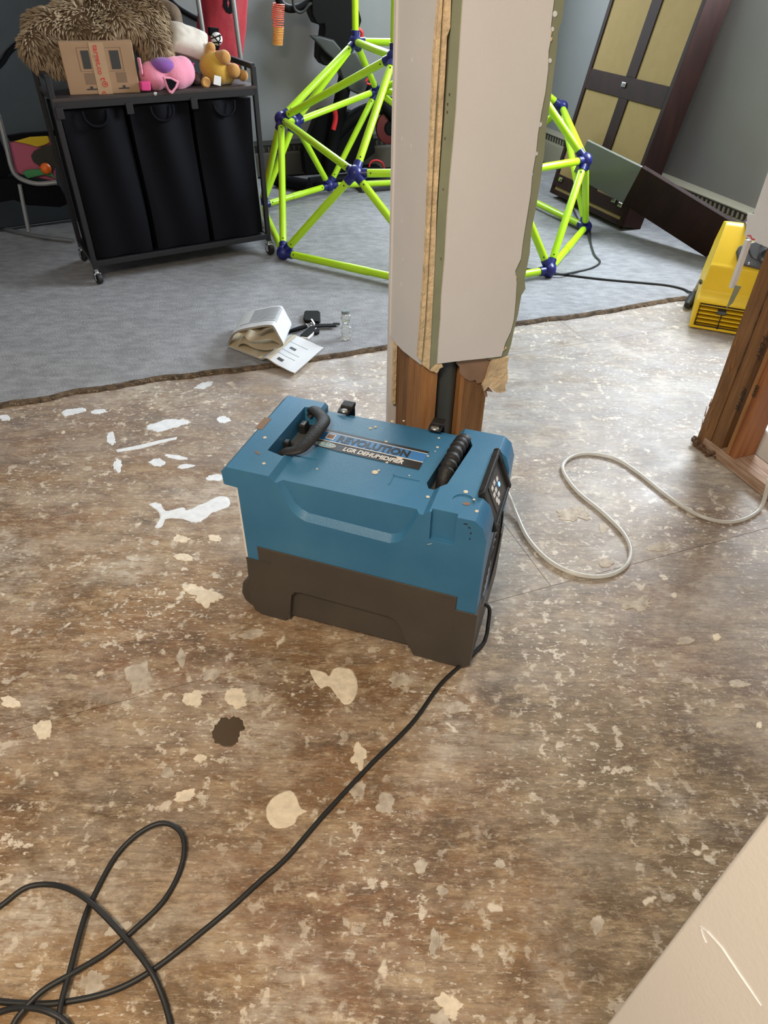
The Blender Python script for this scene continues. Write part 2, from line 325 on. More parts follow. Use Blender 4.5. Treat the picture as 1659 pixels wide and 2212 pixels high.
def FM(loc, deg=0.0): return Matrix.Translation(Vector(loc)) @ Matrix.Rotation(math.radians(deg), 4, 'Z')
XF = {}
def wmat(o): return XF[o.name]
def props(o, label=None, cat=None, group=None, kind=None):
    if label: o['label'] = label
    if cat: o['category'] = cat
    if group: o['group'] = group
    if kind: o['kind'] = kind
    return o
def thing(name, label, cat, loc=(0, 0, 0), deg=0.0, group=None, kind=None):
    o = bpy.data.objects.new(name, None); COL.objects.link(o); o.empty_display_size = 0.1
    o.location = loc; o.rotation_euler = (0, 0, math.radians(deg)); XF[o.name] = FM(loc, deg)
    return props(o, label, cat, group, kind)
def meshobj(name, me, m, parent=None, local=False, smooth=None, bevel=0.0, seg=2):
    if parent is not None and not local: me.transform(wmat(parent).inverted())
    if m is not None and not me.materials: me.materials.append(M[m] if isinstance(m, str) else m)
    o = bpy.data.objects.new(name, me); COL.objects.link(o)
    if parent is not None: o.parent = parent; XF[o.name] = wmat(parent).copy()
    else: XF[o.name] = Matrix.Identity(4)
    if smooth is not None:
        ang = math.radians(smooth); bm = bmesh.new(); bm.from_mesh(me)
        for f in bm.faces: f.smooth = True
        for e in bm.edges:
            if len(e.link_faces) == 2 and e.calc_face_angle(0) > ang: e.smooth = False
        bm.to_mesh(me); bm.free()
    if bevel:
        b = o.modifiers.new('edge', 'BEVEL'); b.width = bevel; b.segments = seg; b.limit_method = 'ANGLE'; b.angle_limit = math.radians(35); b.harden_normals = False
        for p in me.polygons: p.use_smooth = True
        wn = o.modifiers.new('wn', 'WEIGHTED_NORMAL'); wn.keep_sharp = True
    return o
def obj(name, mb, m, parent=None, local=False, smooth=None, bevel=0.0, seg=2, label=None):
    me = bpy.data.meshes.new(name); me.from_pydata([tuple(v) for v in mb.v], [], mb.f); me.update()
    o = meshobj(name, me, m, parent, local, smooth, bevel, seg)
    if label: o['label'] = label
    return o
def copy_tree(o, parent=None):
    c = o.copy(); COL.objects.link(c); XF[c.name] = XF[o.name].copy()
    if parent is not None: c.parent = parent
    for ch in list(o.children): copy_tree(ch, c)
    return c
def evalmesh(o):
    dg = bpy.context.evaluated_depsgraph_get(); dg.update(); return bpy.data.meshes.new_from_object(o.evaluated_get(dg))
def boolean(mb, cuts, op='DIFFERENCE', unions=()):
    """solid from mb minus each cutter mesh; returns a mesh"""
    def tmp(b):
        me = bpy.data.meshes.new('tmp'); me.from_pydata([tuple(v) for v in b.v], [], b.f)
        bm = bmesh.new(); bm.from_mesh(me); bmesh.ops.recalc_face_normals(bm, faces=bm.faces); bm.to_mesh(me); bm.free()
        o = bpy.data.objects.new('tmp', me); COL.objects.link(o); return o
    a = tmp(mb); cs = [(tmp(c), 'UNION') for c in unions] + [(tmp(c), op) for c in cuts]
    for c, k in cs:
        md = a.modifiers.new('b', 'BOOLEAN'); md.operation = k; md.object = c; md.solver = 'EXACT'
    me = evalmesh(a)
    for o in [a]+[c for c, k in cs]: bpy.data.objects.remove(o)
    me.name = 'solid'; me.materials.clear(); return me
def remesh(mb, voxel, smooth_it=6):
    me = bpy.data.meshes.new('tmp'); me.from_pydata([tuple(v) for v in mb.v], [], mb.f); o = bpy.data.objects.new('tmp', me); COL.objects.link(o)
    r = o.modifiers.new('r', 'REMESH'); r.mode = 'VOXEL'; r.voxel_size = voxel; r.use_smooth_shade = True
    if smooth_it:
        s = o.modifiers.new('s', 'SMOOTH'); s.iterations = smooth_it; s.factor = 0.5
    out = evalmesh(o); bpy.data.objects.remove(o); out.materials.clear(); return out
def crom(pts, k=8, closed=False):
    P = [Vector(p) for p in pts]; n = len(P); out = []
    rngs = range(n if closed else n-1)
    for i in rngs:
        if closed: a, b, c, d_ = P[(i-1) % n], P[i], P[(i+1) % n], P[(i+2) % n]
        else: a, b, c, d_ = P[max(i-1, 0)], P[i], P[i+1], P[min(i+2, n-1)]
        for t in [j/k for j in range(k)]:
            out.append(0.5*((2*b)+(c-a)*t+(2*a-5*b+4*c-d_)*t*t+(3*b-a-3*c+d_)*t**3))
    if not closed: out.append(P[-1])
    return out
FONT = bpy.data.fonts.load('<builtin>') if False else None
def text(body, size, O, X, Y, m, parent, name='lettering', local=False, shear=0.0, bold=0.0, sx=1.0, extr=0.0004, align='LEFT', label=None):
    cu = bpy.data.curves.new('t', 'FONT'); cu.body = body; cu.size = size; cu.shear = shear; cu.offset = bold; cu.extrude = extr; cu.align_x = align; cu.resolution_u = 3
    o = bpy.data.objects.new('t', cu); COL.objects.link(o); me = evalmesh(o); bpy.data.objects.remove(o)
    X = Vector(X).normalized(); Y = Vector(Y); Y = (Y-X*Y.dot(X)).normalized(); Z = X.cross(Y)
    T = Matrix((X*sx, Y, Z)).transposed().to_4x4(); T.translation = Vector(O); me.transform(T); me.materials.clear()
    r = meshobj(name, me, m, parent, local)
    if label: r['label'] = label
    return r
X0, Y0, Z0 = Vector((1, 0, 0)), Vector((0, 1, 0)), Vector((0, 0, 1))
def gridU(p): return Vector(p).dot(EX)
def gridV(p): return Vector(p).dot(EY)
def G(u, v, z=0.0): return EX*u + EY*v + EZ*z

# ================================================================== SETTING
floor = thing('floor', 'stained wooden subfloor sheets spattered with dried plaster and paint', None, kind='structure')
obj('slab', MB().box((-4, -2.2, -0.06), (4.5, 8, -0.022)), 'backing', floor)
vA = gridV(fp(0, 1585)); uB = gridU(fp(1208, 1290))
SW, SL = 1.22, 2.44
for r_ in range(-3, 5):
    off = 0.0 if r_ % 2 else 1.22
    for c_ in range(-3, 3):
        u0 = uB + off*0 + c_*SL + (0 if r_ == 0 else (0.9 if r_ % 2 else 0.0)); v0 = vA + r_*SW
        if r_ >= 2 and c_ > 2: continue
        g = 0.0007
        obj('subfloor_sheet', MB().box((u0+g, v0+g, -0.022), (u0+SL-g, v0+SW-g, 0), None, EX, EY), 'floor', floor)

# plaster and paint spatters that lie proud of the boards
def splat(pts, m, name='plaster_splat', h=0.0009):
    h = h+random.uniform(0, .0008); P = [fp(x, y) for x, y in pts]; n = len(P); c = sum(P, Vector())/n
    top = [p*0.94+c*0.06+Vector((0, 0, h)) for p in P]
    mb = MB().add(P+top, [tuple(n+i for i in range(n))]+[(i, (i+1) % n, n+(i+1) % n, n+i) for i in range(n)])
    bm = bmesh.new(); me = bpy.data.meshes.new(name); me.from_pydata([tuple(v) for v in mb.v], [], mb.f); bm.from_mesh(me); bmesh.ops.triangulate(bm, faces=[f for f in bm.faces if len(f.verts) > 4]); bmesh.ops.recalc_face_normals(bm, faces=bm.faces); bm.to_mesh(me); bm.free()
    return meshobj(name, me, m, floor)
def blot(x, y, w_, h_, rot=0.0, jag=0.25, n=64, seed=0):
    ox = Vector((x*.37+seed, y*.53, seed)); out = []
    for i in range(n):
        a = 2*PI*i/n; c_ = Vector((math.cos(a), math.sin(a), 0))
        k = 1+jag*(1.7*noise.noise(ox+c_*.9)+1.1*noise.noise(ox*1.7+c_*2.4)+.45*noise.noise(ox*2.3+c_*5)+.25*noise.noise(ox+c_*13)); k = max(k, .5)
        px, py = w_/2*k*math.cos(a), h_/2*k*math.sin(a); r = math.radians(rot)
        out.append((x+px*math.cos(r)-py*math.sin(r), y+px*math.sin(r)+py*math.cos(r)))
    return out
def soft(pts, amp=1.6):
    P = crom([Vector((x, y, 0)) for x, y in pts], 5, True); return [(p.x+amp*noise.noise(p*.25), p.y+amp*noise.noise(p*.25+Vector((40, 0, 0)))) for p in P]
big = [(890, 800), (950, 795), (985, 840), (1090, 820), (1120, 835), (1210, 800), (1310, 755), (1365, 765), (1365, 815), (1270, 850), (1220, 890), (1155, 910), (1090, 890), (990, 890), (960, 940), (925, 935), (955, 880), (940, 840)]
splat(soft([(x/2.765, 800+y/2.765) for x, y in big]), 'whitepaint', 'paint_splat')
splat([(250, 972), (300, 962), (345, 951), (383, 944), (381, 949), (345, 958), (302, 970), (254, 977)], 'whitepaint', 'paint_splat')
for a in [(362, 918, 75, 22, -8), (440, 832, 42, 13, -15), (158, 889, 56, 15, -14), (214, 890, 32, 12, -5), (10, 902, 26, 13), (482, 907, 30, 15), (340, 1000, 38, 18), (382, 988, 52, 9, 8), (398, 1008, 40, 9, -8), (240, 948, 20, 26), (254, 1006, 20, 30), (468, 1032, 40, 13, -5)]:
    splat(blot(*a), 'whitepaint', 'paint_splat')
STRONG = {(420, 1508), (512, 1508), (92, 1577), (20, 1517), (463, 1162), (392, 1165), (398, 1204), (973, 2178), (776, 1632), (440, 1282), (432, 1638), (400, 1720), (1548, 1376), (1640, 1566)}
for a in [(392, 1165, 34, 17), (334, 1173, 18, 12), (463, 1162, 28, 15), (398, 1204, 38, 16, 10), (290, 1208, 30, 9), (315, 1209, 22, 9), (440, 1282, 66, 42, 20, .5), (545, 1370, 52, 18, -8), (20, 1517, 40, 26), (92, 1577, 42, 44, 20), (420, 1508, 44, 36), (512, 1508, 52, 44, 20), (548, 1504, 40, 28), (455, 1458, 46, 24, -15), (392, 1420, 20, 34), (400, 1720, 50, 28, -20), (362, 1670, 26, 24), (432, 1638, 28, 14), (300, 1462, 56, 64, 10, .3),
          (776, 1632, 30, 52, 5, .5), (770, 1705, 34, 40, 10), (832, 1735, 40, 44, 10), (245, 2010, 44, 20, -30), (262, 1868, 30, 20), (272, 2000, 30, 18, -30), (198, 2120, 70, 44, -20, .4), (865, 1470, 44, 32, 10, .5), (985, 1528, 52, 26, -5), (910, 1870, 28, 36), (938, 2035, 22, 64, 5), (973, 2178, 56, 50, 10, .45), (948, 2205, 34, 40, 10, .5),
          (1078, 1868, 22, 20), (1480, 1385, 40, 16, 0), (1548, 1376, 18, 16), (1230, 1242, 24, 18), (1310, 1217, 30, 18), (1305, 1140, 22, 24), (1425, 1182, 54, 20, -4), (1380, 1305, 56, 26, -8, .5), (1290, 2000, 30, 40, 10), (1595, 1478, 44, 16), (1640, 1566, 12, 16), (955, 1925, 26, 22), (1240, 1110, 60, 30, 10, .5)]:
    splat(blot(*a), 'plaster' if a[:2] in STRONG else 'plaster_worn')
splat(soft([(1338/2+0, 1400+95/2), (1400/2, 1400+105/2), (1420/2, 1400+120/2), (1450/2, 1400+85/2), (1520/2, 1400+95/2), (1545/2, 1400+160/2), (1530/2, 1400+220/2), (1490/2, 1400+245/2), (1450/2, 1400+200/2), (1420/2, 1400+165/2), (1380/2, 1400+170/2)]), 'plaster')
splat(soft([(1150/2, 1400+700/2), (1175/2, 1400+650/2), (1240/2, 1400+615/2), (1275/2, 1400+630/2), (1300/2, 1400+690/2), (1328/2, 1400+705/2), (1290/2, 1400+725/2), (1270/2, 1400+760/2), (1210/2, 1400+780/2), (1165/2, 1400+760/2)]), 'plaster')
splat(blot(495, 1577, 62, 56, -30, .3), 'oilstain', 'oil_stain', 0.0004)

# walls
def box_wall(name, parts, m='wall'):
    mb = MB()
    for a, b in parts: mb.box(a, b, None, EX, EY)
    return props(obj(name, mb, m), kind='structure')
vB = gridV(BW0); uR = UR; uL = gridU(BW0)-2.6; ZC = 2.45
wu0, wu1 = gridU(BW0)+WU0, gridU(BW0)+WU1
box_wall('wall_back', [((uL, vB, 0), (wu0, vB+0.12, ZC)), ((wu1, vB, 0), (uR, vB+0.12, ZC)), ((wu0, vB, 0), (wu1, vB+0.12, WZ0)), ((wu0, vB, WZ1), (wu1, vB+0.12, ZC))])
box_wall('wall_right', [((uR, 0.4, 0), (uR+0.12, RV0, ZC)), ((uR, RV1, 0), (uR+0.12, vB+0.12, ZC)), ((uR, RV0, 0), (uR+0.12, RV1, RZ0)), ((uR, RV0, RZ1), (uR+0.12, RV1, ZC))])
box_wall('wall_left', [((uL-0.12, -1.5, 0), (uL, vB+0.12, ZC))])
box_wall('ceiling', [((uL-0.12, -2.2, ZC), (uR+2.2, vB+0.12, ZC+0.1))], 'ceil')
wf = thing('window_1', None, None, kind='structure')
mb = MB()
for a, b in [((wu0, vB+0.03, WZ0), (wu0+0.035, vB+0.08, WZ1)), ((wu1-0.035, vB+0.03, WZ0), (wu1, vB+0.08, WZ1)), ((wu0, vB+0.03, WZ0), (wu1, vB+0.08, WZ0+0.035)), ((wu0, vB+0.03, WZ1-0.035), (wu1, vB+0.08, WZ1))]: mb.box(a, b, None, EX, EY)
obj('window_frame', mb, 'white_enamel', wf)

wf2 = thing('window_2', None, None, kind='structure')
mb = MB()
for a, b in [((uR+.03, RV0, RZ0), (uR+.08, RV0+.035, RZ1)), ((uR+.03, RV1-.035, RZ0), (uR+.08, RV1, RZ1)), ((uR+.03, RV0, RZ0), (uR+.08, RV1, RZ0+.035)), ((uR+.03, RV0, RZ1-.035), (uR+.08, RV1, RZ1))]: mb.box(a, b, None, EX, EY)
obj('window_frame', mb, 'white_enamel', wf2)
# baseboard heaters along the far and right walls
def heater(name, O, D, N, length, cm='heater', tm='heater'):
    h = thing(name, None, None, kind='structure')
    obj('cover', MB().prism([(0, 0.02), (0.06, 0.02), (0.062, 0.150), (0.050, 0.172), (0.0, 0.172)], O, N, EZ, D, length), cm, h, bevel=0.003)
    obj('slot_back', MB().prism([(0, 0.172), (0.046, 0.172), (0.050, 0.212), (0, 0.212)], O, N, EZ, D, length), 'heater_dark', h)  # solid block, darkened to give the slot its shadow
    obj('top_rail', MB().prism([(0, 0.212), (0.056, 0.212), (0.058, 0.220), (0, 0.236)], O, N, EZ, D, length), tm, h, bevel=0.002)
    s = 0.03; sl = MB()
    while s < length-0.04:
        sl.box((0.045, s, 0.176), (0.055, s+0.012, 0.206), O, N, D, EZ); s += 0.036
    obj('louvre_fins', sl, cm, h)['kind'] = 'stuff'
    return h
Pr = G(uR, 1.0); heater('baseboard_right', Pr, EY, -EX, vB-1.0-0.1)
heater('baseboard_back', G(uL+0.1, vB), EX, -EY, uR-uL-0.2, 'heater_brown', 'heater_dark')

# ---------------------------------------------------------------- cut-off wall end in the middle
P0 = onp(945, 785, fp(945, 785, 0.557), EY); P0 = fp(945, 785, 0.557)
PX, PY = gridU(P0), gridV(P0)
def PB(mb, a0, a1, b0, b1, z0, z1): return mb.box((PX+a0, PY+b0, z0), (PX+a1, PY+b1, z1), None, EX, EY)
post = thing('wall_center', 'cut-off wall end with grey drywall above bare studs', None, tuple(G(PX, PY)), 20.5, kind='structure')
def jag_sheet(outline, O, X, Y, N, depth, m, name):
    mb = MB().prism(outline, O, X, Y, N, depth); me = bpy.data.meshes.new(name); me.from_pydata([tuple(v) for v in mb.v], [], mb.f)
    bm = bmesh.new(); bm.from_mesh(me); bmesh.ops.triangulate(bm, faces=[f for f in bm.faces if len(f.verts) > 4]); bmesh.ops.recalc_face_normals(bm, faces=bm.faces); bm.to_mesh(me); bm.free()
    return meshobj(name, me, m, post)
def ragged(p, q, n, amp, seed=1):
    rr = random.Random(seed); out = []
    for i in range(n+1):
        t = i/n; out.append((p[0]+(q[0]-p[0])*t + (rr.uniform(-amp, amp) if 0 < i < n else 0), p[1]+(q[1]-p[1])*t + (rr.uniform(-amp, amp)*0.6 if 0 < i < n else 0)))
    return out
def pa(px, py):          # point on the right-hand face plane of the wall end -> (a, z)
    q = onp(px, py, G(PX, PY), EY); return (gridU(q)-PX, q.z)
PO = G(PX, PY)
aL = -0.036
def pb(px, py):          # point on the left-hand face plane -> (b, z)
    q = onp(px, py, G(PX+aL, PY), EX); return (gridV(q)-PY, q.z)
Ztop = 2.45
# right sheet: left edge straight, right edge torn; outline in (a,z)
redge = [pa(1197, 0), pa(1193, 30), pa(1190, 60), pa(1190, 85), pa(1185, 110), pa(1184, 150), pa(1178, 200), pa(1170, 240), pa(1162, 290), pa(1158, 330), pa(1150, 375), pa(1146, 420), pa(1138, 470), pa(1130, 520), pa(1125, 560), pa(1113, 585), pa(1116, 610), pa(1114, 650), pa(1110, 690), pa(1104, 715), pa(1092, 740), pa(1086, 760), pa(1083, 770)]
ledge = [pa(945, 786), pa(948, 740), pa(952, 690), pa(954, 640), pa(961, 560), pa(966, 470), pa(972, 390), pa(978, 330), pa(986, 240), pa(990, 165), pa(994, 100), pa(999, 20)]
out = [(ledge[-1][0], Ztop), (redge[0][0]+0.002, Ztop)] + redge + [pa(1040, 775), pa(1000, 779), pa(975, 782)] + ledge
jag_sheet(out, PO, EX, EZ, EY, 0.0125, 'drywall', 'drywall_sheet')
# green paper strip showing beyond the torn right edge
out = [(0.150, Ztop), (pa(1222, 0)[0], Ztop)] + [pa(1222, 0), pa(1216, 45), pa(1208, 70), pa(1206, 100), pa(1203, 130), pa(1198, 165), pa(1192, 215), pa(1183, 270), pa(1178, 330), pa(1170, 390), pa(1160, 450), pa(1150, 500), pa(1146, 550), pa(1135, 605), pa(1137, 625), pa(1128, 640), pa(1121, 680), pa(1112, 715), pa(1106, 745), pa(1098, 770)] + [(0.135, pa(1080, 775)[1])]
jag_sheet(out, PO + EY*0.004, EX, EZ, EY, 0.010, 'greenpaper', 'green_paper_strip')
# green strip beside the corner
out = [(pa(966, 0)[0]-0.002, Ztop), (0.004, Ztop), (0.004, pa(945, 790)[1]), (pa(928, 797)[0], pa(928, 797)[1])] + [pa(929, 740), pa(932, 690), pa(936, 630), pa(941, 560), pa(946, 480), pa(951, 400), pa(957, 320), pa(963, 250), pa(970, 160), pa(976, 60), pa(980, 0)]
jag_sheet(out, PO + EY*0.004, EX, EZ, EY, 0.010, 'greenpaper', 'green_paper_strip')
# broken gypsum core at the corner
def strip(pl, pr, dz, m, name, N=EY, th=0.012):
    l = [pa(*p) for p in pl]; r = [pa(*p) for p in pr]
    o2 = [(l[0][0]-0.001, Ztop)] + [(r[0][0], Ztop)] + r + l[::-1]
    jag_sheet(o2, PO + EY*dz, EX, EZ, N, th, m, name)
strip([(962, 0), (957, 80), (952, 160), (947, 260), (941, 350), (936, 440), (931, 540), (926, 640), (921, 720), (914, 790)], [(975, 0), (973, 60), (966, 80), (962, 160), (956, 260), (950, 350), (944, 440), (941, 540), (936, 640), (932, 720), (928, 800)], 0.001, 'gypsum', 'gypsum_core')
strip([(954, 60), (949, 130), (944, 200), (938, 300), (934, 400), (929, 500), (925, 600), (919, 700), (911, 780)], [(957, 60), (953, 130), (949, 200), (943, 300), (938, 400), (933, 500), (928, 600), (923, 700), (916, 785)], 0.006, 'greenpaper', 'green_paper_strip')
strip([(952, 0), (946, 60), (941, 120), (938, 200), (933, 300), (928, 400), (924, 500), (918, 600), (911, 700), (905, 775)], [(958, 0), (954, 60), (950, 130), (945, 200), (939, 300), (935, 400), (930, 500), (925, 600), (919, 700), (912, 782)], 0.003, 'gypsum', 'gypsum_core')
# left sheet on the plane a = aL
bl = pb(844, 724); 
out = [(0.012, Ztop), (bl[0], Ztop)] + [pb(856, 0), pb(851, 300), pb(848, 500), pb(844, 724), pb(855, 742), pb(870, 758), pb(888, 772), pb(905, 785)] + [(0.012, pb(916, 796)[1])]
jag_sheet(out, G(PX+aL, PY), EY, EZ, EX, 0.0125, 'drywall', 'drywall_sheet')
bF = bl[0]
obj('drywall_sheet', PB(MB(), aL-0.004, 0.12, bF, bF+0.0125, 0, Ztop), 'drywall', post)
obj('gypsum_core', PB(MB(), aL+0.006, aL+0.014, bF-0.012, bF-0.001, 0.34, 0.52), 'gypsum', post)
# studs, pipe and torn paper
obj('stud', PB(MB(), -0.030, 0.010, 0.014, 0.103, 0, 2.4), 'lumber', post, bevel=0.002)
obj('stud', PB(MB(), -0.020, 0.018, 0.112, 0.20, 0, 2.4), 'lumber_dark', post, bevel=0.002)
obj('stud', PB(MB(), -0.018, 0.022, 0.21, bF-0.014, 0, 2.4), 'lumber', post, bevel=0.002)
obj('stud', PB(MB(), 0.083, 0.148, 0.018, 0.056, 0, 2.4), 'lumber_dark', post, bevel=0.002)
obj('stud', PB(MB(), 0.072, 0.084, 0.016, 0.10, 0, 2.4), 'lumber', post, bevel=0.002)
obj('drain_pipe', MB().cyl(G(PX+0.043, PY+0.052, 0), G(PX+0.043, PY+0.052, 1.2), 0.030, 24), 'pipe', post, smooth=60)
obj('cable', MB().cyl(G(PX+0.071, PY+0.045, 0), G(PX+0.071, PY+0.045, 0.7), 0.005, 8), 'black', post, smooth=60)
out = [pa(995, 779), pa(990, 790), pa(998, 798), pa(998, 812), pa(1008, 822), pa(1020, 829), pa(1032, 826), pa(1036, 834), pa(1046, 832), pa(1060, 820), pa(1086, 790), pa(1088, 768), pa(1040, 773)]
jag_sheet(out, PO + EY*0.013, EX, EZ, EY, 0.0015, 'brownpaper', 'torn_paper')
out = [pa(1066, 778), pa(1058, 800), pa(1052, 822), pa(1044, 835), pa(1047, 846), pa(1056, 836), pa(1062, 840), pa(1072, 848), pa(1082, 850), pa(1094, 846), pa(1092, 836), pa(1098, 820), pa(1097, 790), pa(1100, 772)]
jag_sheet(out, PO + EY*0.002, EX, EZ, EY, 0.010, 'gypsum', 'torn_gypsum_flap')
out = [pa(1045, 836), pa(1052, 862), pa(1058, 862), pa(1056, 850), pa(1070, 852), pa(1058, 838)]
jag_sheet(out, PO + EY*0.012, EX, EZ, EY, 0.0015, 'brownpaper', 'torn_paper')
out = [pa(934, 796), pa(930, 802), pa(938, 803), pa(944, 807), pa(948, 802), pa(950, 797), pa(958, 793), pa(955, 787), pa(944, 788)]
jag_sheet(out, PO + EY*0.001, EX, EZ, EY, 0.006, 'gypsum', 'gypsum_crumb')
for (x, y, r) in [(1201, 31, .0055), (1195, 64, .0045), (1190, 132, .0045), (1168, 270, .0055), (1160, 333, .0045), (1150, 377, .004)]:
    a_, z_ = pa(x, y); obj('screw_hole_filler', MB().cyl(PO+EX*a_+EZ*z_+EY*0.005, PO+EX*a_+EZ*z_+EY*0.002, r, 14, r*0.7), 'drywall_lit', post, smooth=40)
# ragged crumbs along the torn right edge
for k in range(16):
    y = random.choice([random.uniform(190, 250), random.uniform(580, 620), random.uniform(700, 765), random.uniform(60, 130)]); 
    x = 1197-(y*0.148)+random.uniform(-3, 8); a_, z_ = pa(x, y); c = PO+EX*a_+EZ*z_+EY*0.002
    obj('gypsum_crumb', MB().ell(c, (random.uniform(.002, .004), .002, random.uniform(.003, .007)), None, 6, 4), 'gypsum', post)
for (x, y) in [(977, 205), (972, 243), (967, 300), (963, 410), (958, 560), (956, 690), (973, 226)]:
    a_, z_ = pa(x, y); obj('nail_pit', MB().ell(PO+EX*(a_-0.004)+EZ*z_+EY*0.0042, (.0015, .0008, .003), None, 8, 6), 'rot', post)
for (x, y) in [(890, 130), (868, 300), (868, 478), (870, 560), (867, 614), (888, 315)]:
    q = onp(x, y, G(PX+aL, PY), EX); obj('nick', MB().ell(q, (.0008, .0015, .004), None, 8, 6), 'drywall_lit', post)

# ---------------------------------------------------------------- framed wall stub at the right edge
S0 = fp(1505, 960); D1 = -EY; N1 = EX                      # runs toward the camera, thickness to the right
stub = thing('wall_stub', 'bare wooden studs on a bottom plate under cut drywall', None, tuple(S0), -69.5, kind='structure')
def SB(mb, u0, u1, v0, v1, z0, z1): return mb.box((u0, v0, z0), (u1, v1, z1), S0, D1, N1, EZ)
def rough_stud(u0, u1, v0, v1, z0, z1, amp, seed):
    rr = random.Random(seed); mb = MB(); rows = []
    nz_ = 26
    for i in range(nz_+1):
        z = z0+(z1-z0)*i/nz_; k = amp*max(0, 1-(z-z0)/0.42)
        j = lambda: rr.uniform(-k, k)
        rows.append([S0+D1*(u0+j())+N1*(v0+j())+EZ*z, S0+D1*((u0+u1)/2+j()*.4)+N1*(v0+j()*0.7)+EZ*z, S0+D1*(u1)+N1*(v0+j()*0.4)+EZ*z, S0+D1*u1+N1*v1+EZ*z, S0+D1*(u0+j())+N1*v1+EZ*z])
    n = 5; vs = [p for r in rows for p in r]
    fs = [(i*n+k, i*n+(k+1) % n, (i+1)*n+(k+1) % n, (i+1)*n+k) for i in range(nz_) for k in range(n)]
    fs += [tuple(range(n))[::-1], tuple(nz_*n+k for k in range(n))]
    return mb.add(vs, fs)
obj('bottom_plate', SB(MB(), 0.02, 0.95, 0, 0.089, 0.002, 0.042), 'plate', stub, bevel=0.002)
obj('stud', rough_stud(-0.005, 0.046, 0, 0.089, 0.005, 2.4, 0.006, 3), 'lumber_dark', stub, label='split and water-rotted stud')
obj('stud', SB(MB(), 0.049, 0.094, 0.003, 0.089, 0.042, 2.4), 'lumber_dark', stub, bevel=0.002)
obj('stud', SB(MB(), 0.118, 0.132, 0.0, 0.089, 0.042, 2.4), 'lumber', stub, bevel=0.002)
obj('stud', SB(MB(), 0.132, 0.156, 0.004, 0.089, 0.042, 2.4), 'lumber_red', stub, bevel=0.002)
rt = MB()
for k in range(22):
    u = random.uniform(-0.02, 0.09); v = random.uniform(-0.018, 0.01); rt.ell(S0+D1*u+N1*v+EZ*random.uniform(0.004, 0.02), (random.uniform(.006, .016), random.uniform(.004, .01), random.uniform(.004, .009)), Matrix.Rotation(random.uniform(0, 3), 3, 'Z'), 7, 5)
obj('rotted_wood_debris', rt, 'rot', stub)['kind'] = 'stuff'
for k in range(10):
    z = random.uniform(0.05, 0.42); u = random.uniform(-0.008, 0.03); p = S0+D1*u-N1*0.004+EZ*z
    obj('splinter', MB().cyl(p, p+Vector((random.uniform(-.008, .004), random.uniform(-.006, .006), random.uniform(.03, .06))), 0.0022, 5, 0.0006), 'lumber', stub)
obj('crack', SB(MB(), 0.0465, 0.0488, -0.0005, 0.02, 0.3, 0.66), 'rot', stub)
obj('drywall_sheet', SB(MB(), -0.080, 0.95, -0.013, 0.0, 0.665, 2.4), 'drywall_lit', stub)
obj('drywall_sheet', SB(MB(), -0.080, -0.069, -0.012, 0.004, 0.52, 0.66), 'drywall_lit', stub, label='narrow torn drywall strip')
q = [(0, 0), (0.020, 0.004), (0.030, -0.016), (0.036, -0.05), (0.016, -0.058), (0.010, -0.03)]
obj('torn_paper', MB().prism(q, S0-D1*0.104-N1*0.008+EZ*0.725, D1, EZ, -N1, 0.002), 'drywall_lit', stub)
obj('torn_paper', MB().prism([(0, 0.03), (0.022, 0.035), (0.012, -0.02), (-0.004, -0.045)], S0-D1*0.066-N1*0.002+EZ*0.50, D1, EZ, -N1, 0.002), 'greenpaper', stub)
obj('red_thread', MB().tube([S0-D1*(0.075-0.01*i)-N1*0.012+EZ*(0.672+0.004*math.sin(i*2)) for i in range(4)], 0.0025, 6), 'redgum', stub)
# lumber stamp on the second and third studs
for body, u, z, s in [('S-DRY', 0.090, 0.44, 0.026), ('HEM FIR', 0.090, 0.27, 0.022), ('0000', 0.1305, 0.30, 0.020)]:
    text(body, s, S0+D1*u-N1*(0.0012 if u > .1 else -0.0018)+EZ*z, -EZ, D1, 'ink', stub, 'lumber_stamp')
# white tub deck seen past the stub
tub = thing('bathtub', 'white enamel tub edge seen beyond the studs at the right margin', 'bathtub', tuple(S0+D1*0.0+N1*0.16), -69.5)
obj('skirt', MB().box((0.02, 0.02, 0), (0.9, 0.5, 0.10), S0+N1*0.12+D1*0.03, D1, N1, EZ), 'white_enamel', tub, bevel=0.01)
obj('recess', MB().box((-0.05, 0.04, 0), (0.0, 0.5, 0.06), S0+N1*0.12+D1*0.03, D1, N1, EZ), 'rot', tub)  # solid dark box painted in for a shaded gap

# near wall corner at the lower right
NC = fp(1166, 2400)
near = thing('wall_near', 'plain beige wall corner with a long pale scratch', None, tuple(NC), 20.5, kind='structure')
obj('drywall_sheet', MB().box((0, -1.4, 0), (0.35, 0, 2.4), NC, EX, EY, EZ), 'beige', near, bevel=0.004)
def nw(px, py): return onp(px, py, NC, EX) - EX*0.0006
obj('scratch', MB().tube([nw(1514, 2000), nw(1530, 2012), nw(1560, 2045), nw(1600, 2105), nw(1646, 2172)], [0.0006, .0009, .0009, .0009, .0006], 6), 'drywall_lit', near)
obj('scratch', MB().tube([nw(1516, 2004), nw(1520, 2020), nw(1527, 2036)], 0.0006, 6), 'drywall_lit', near)

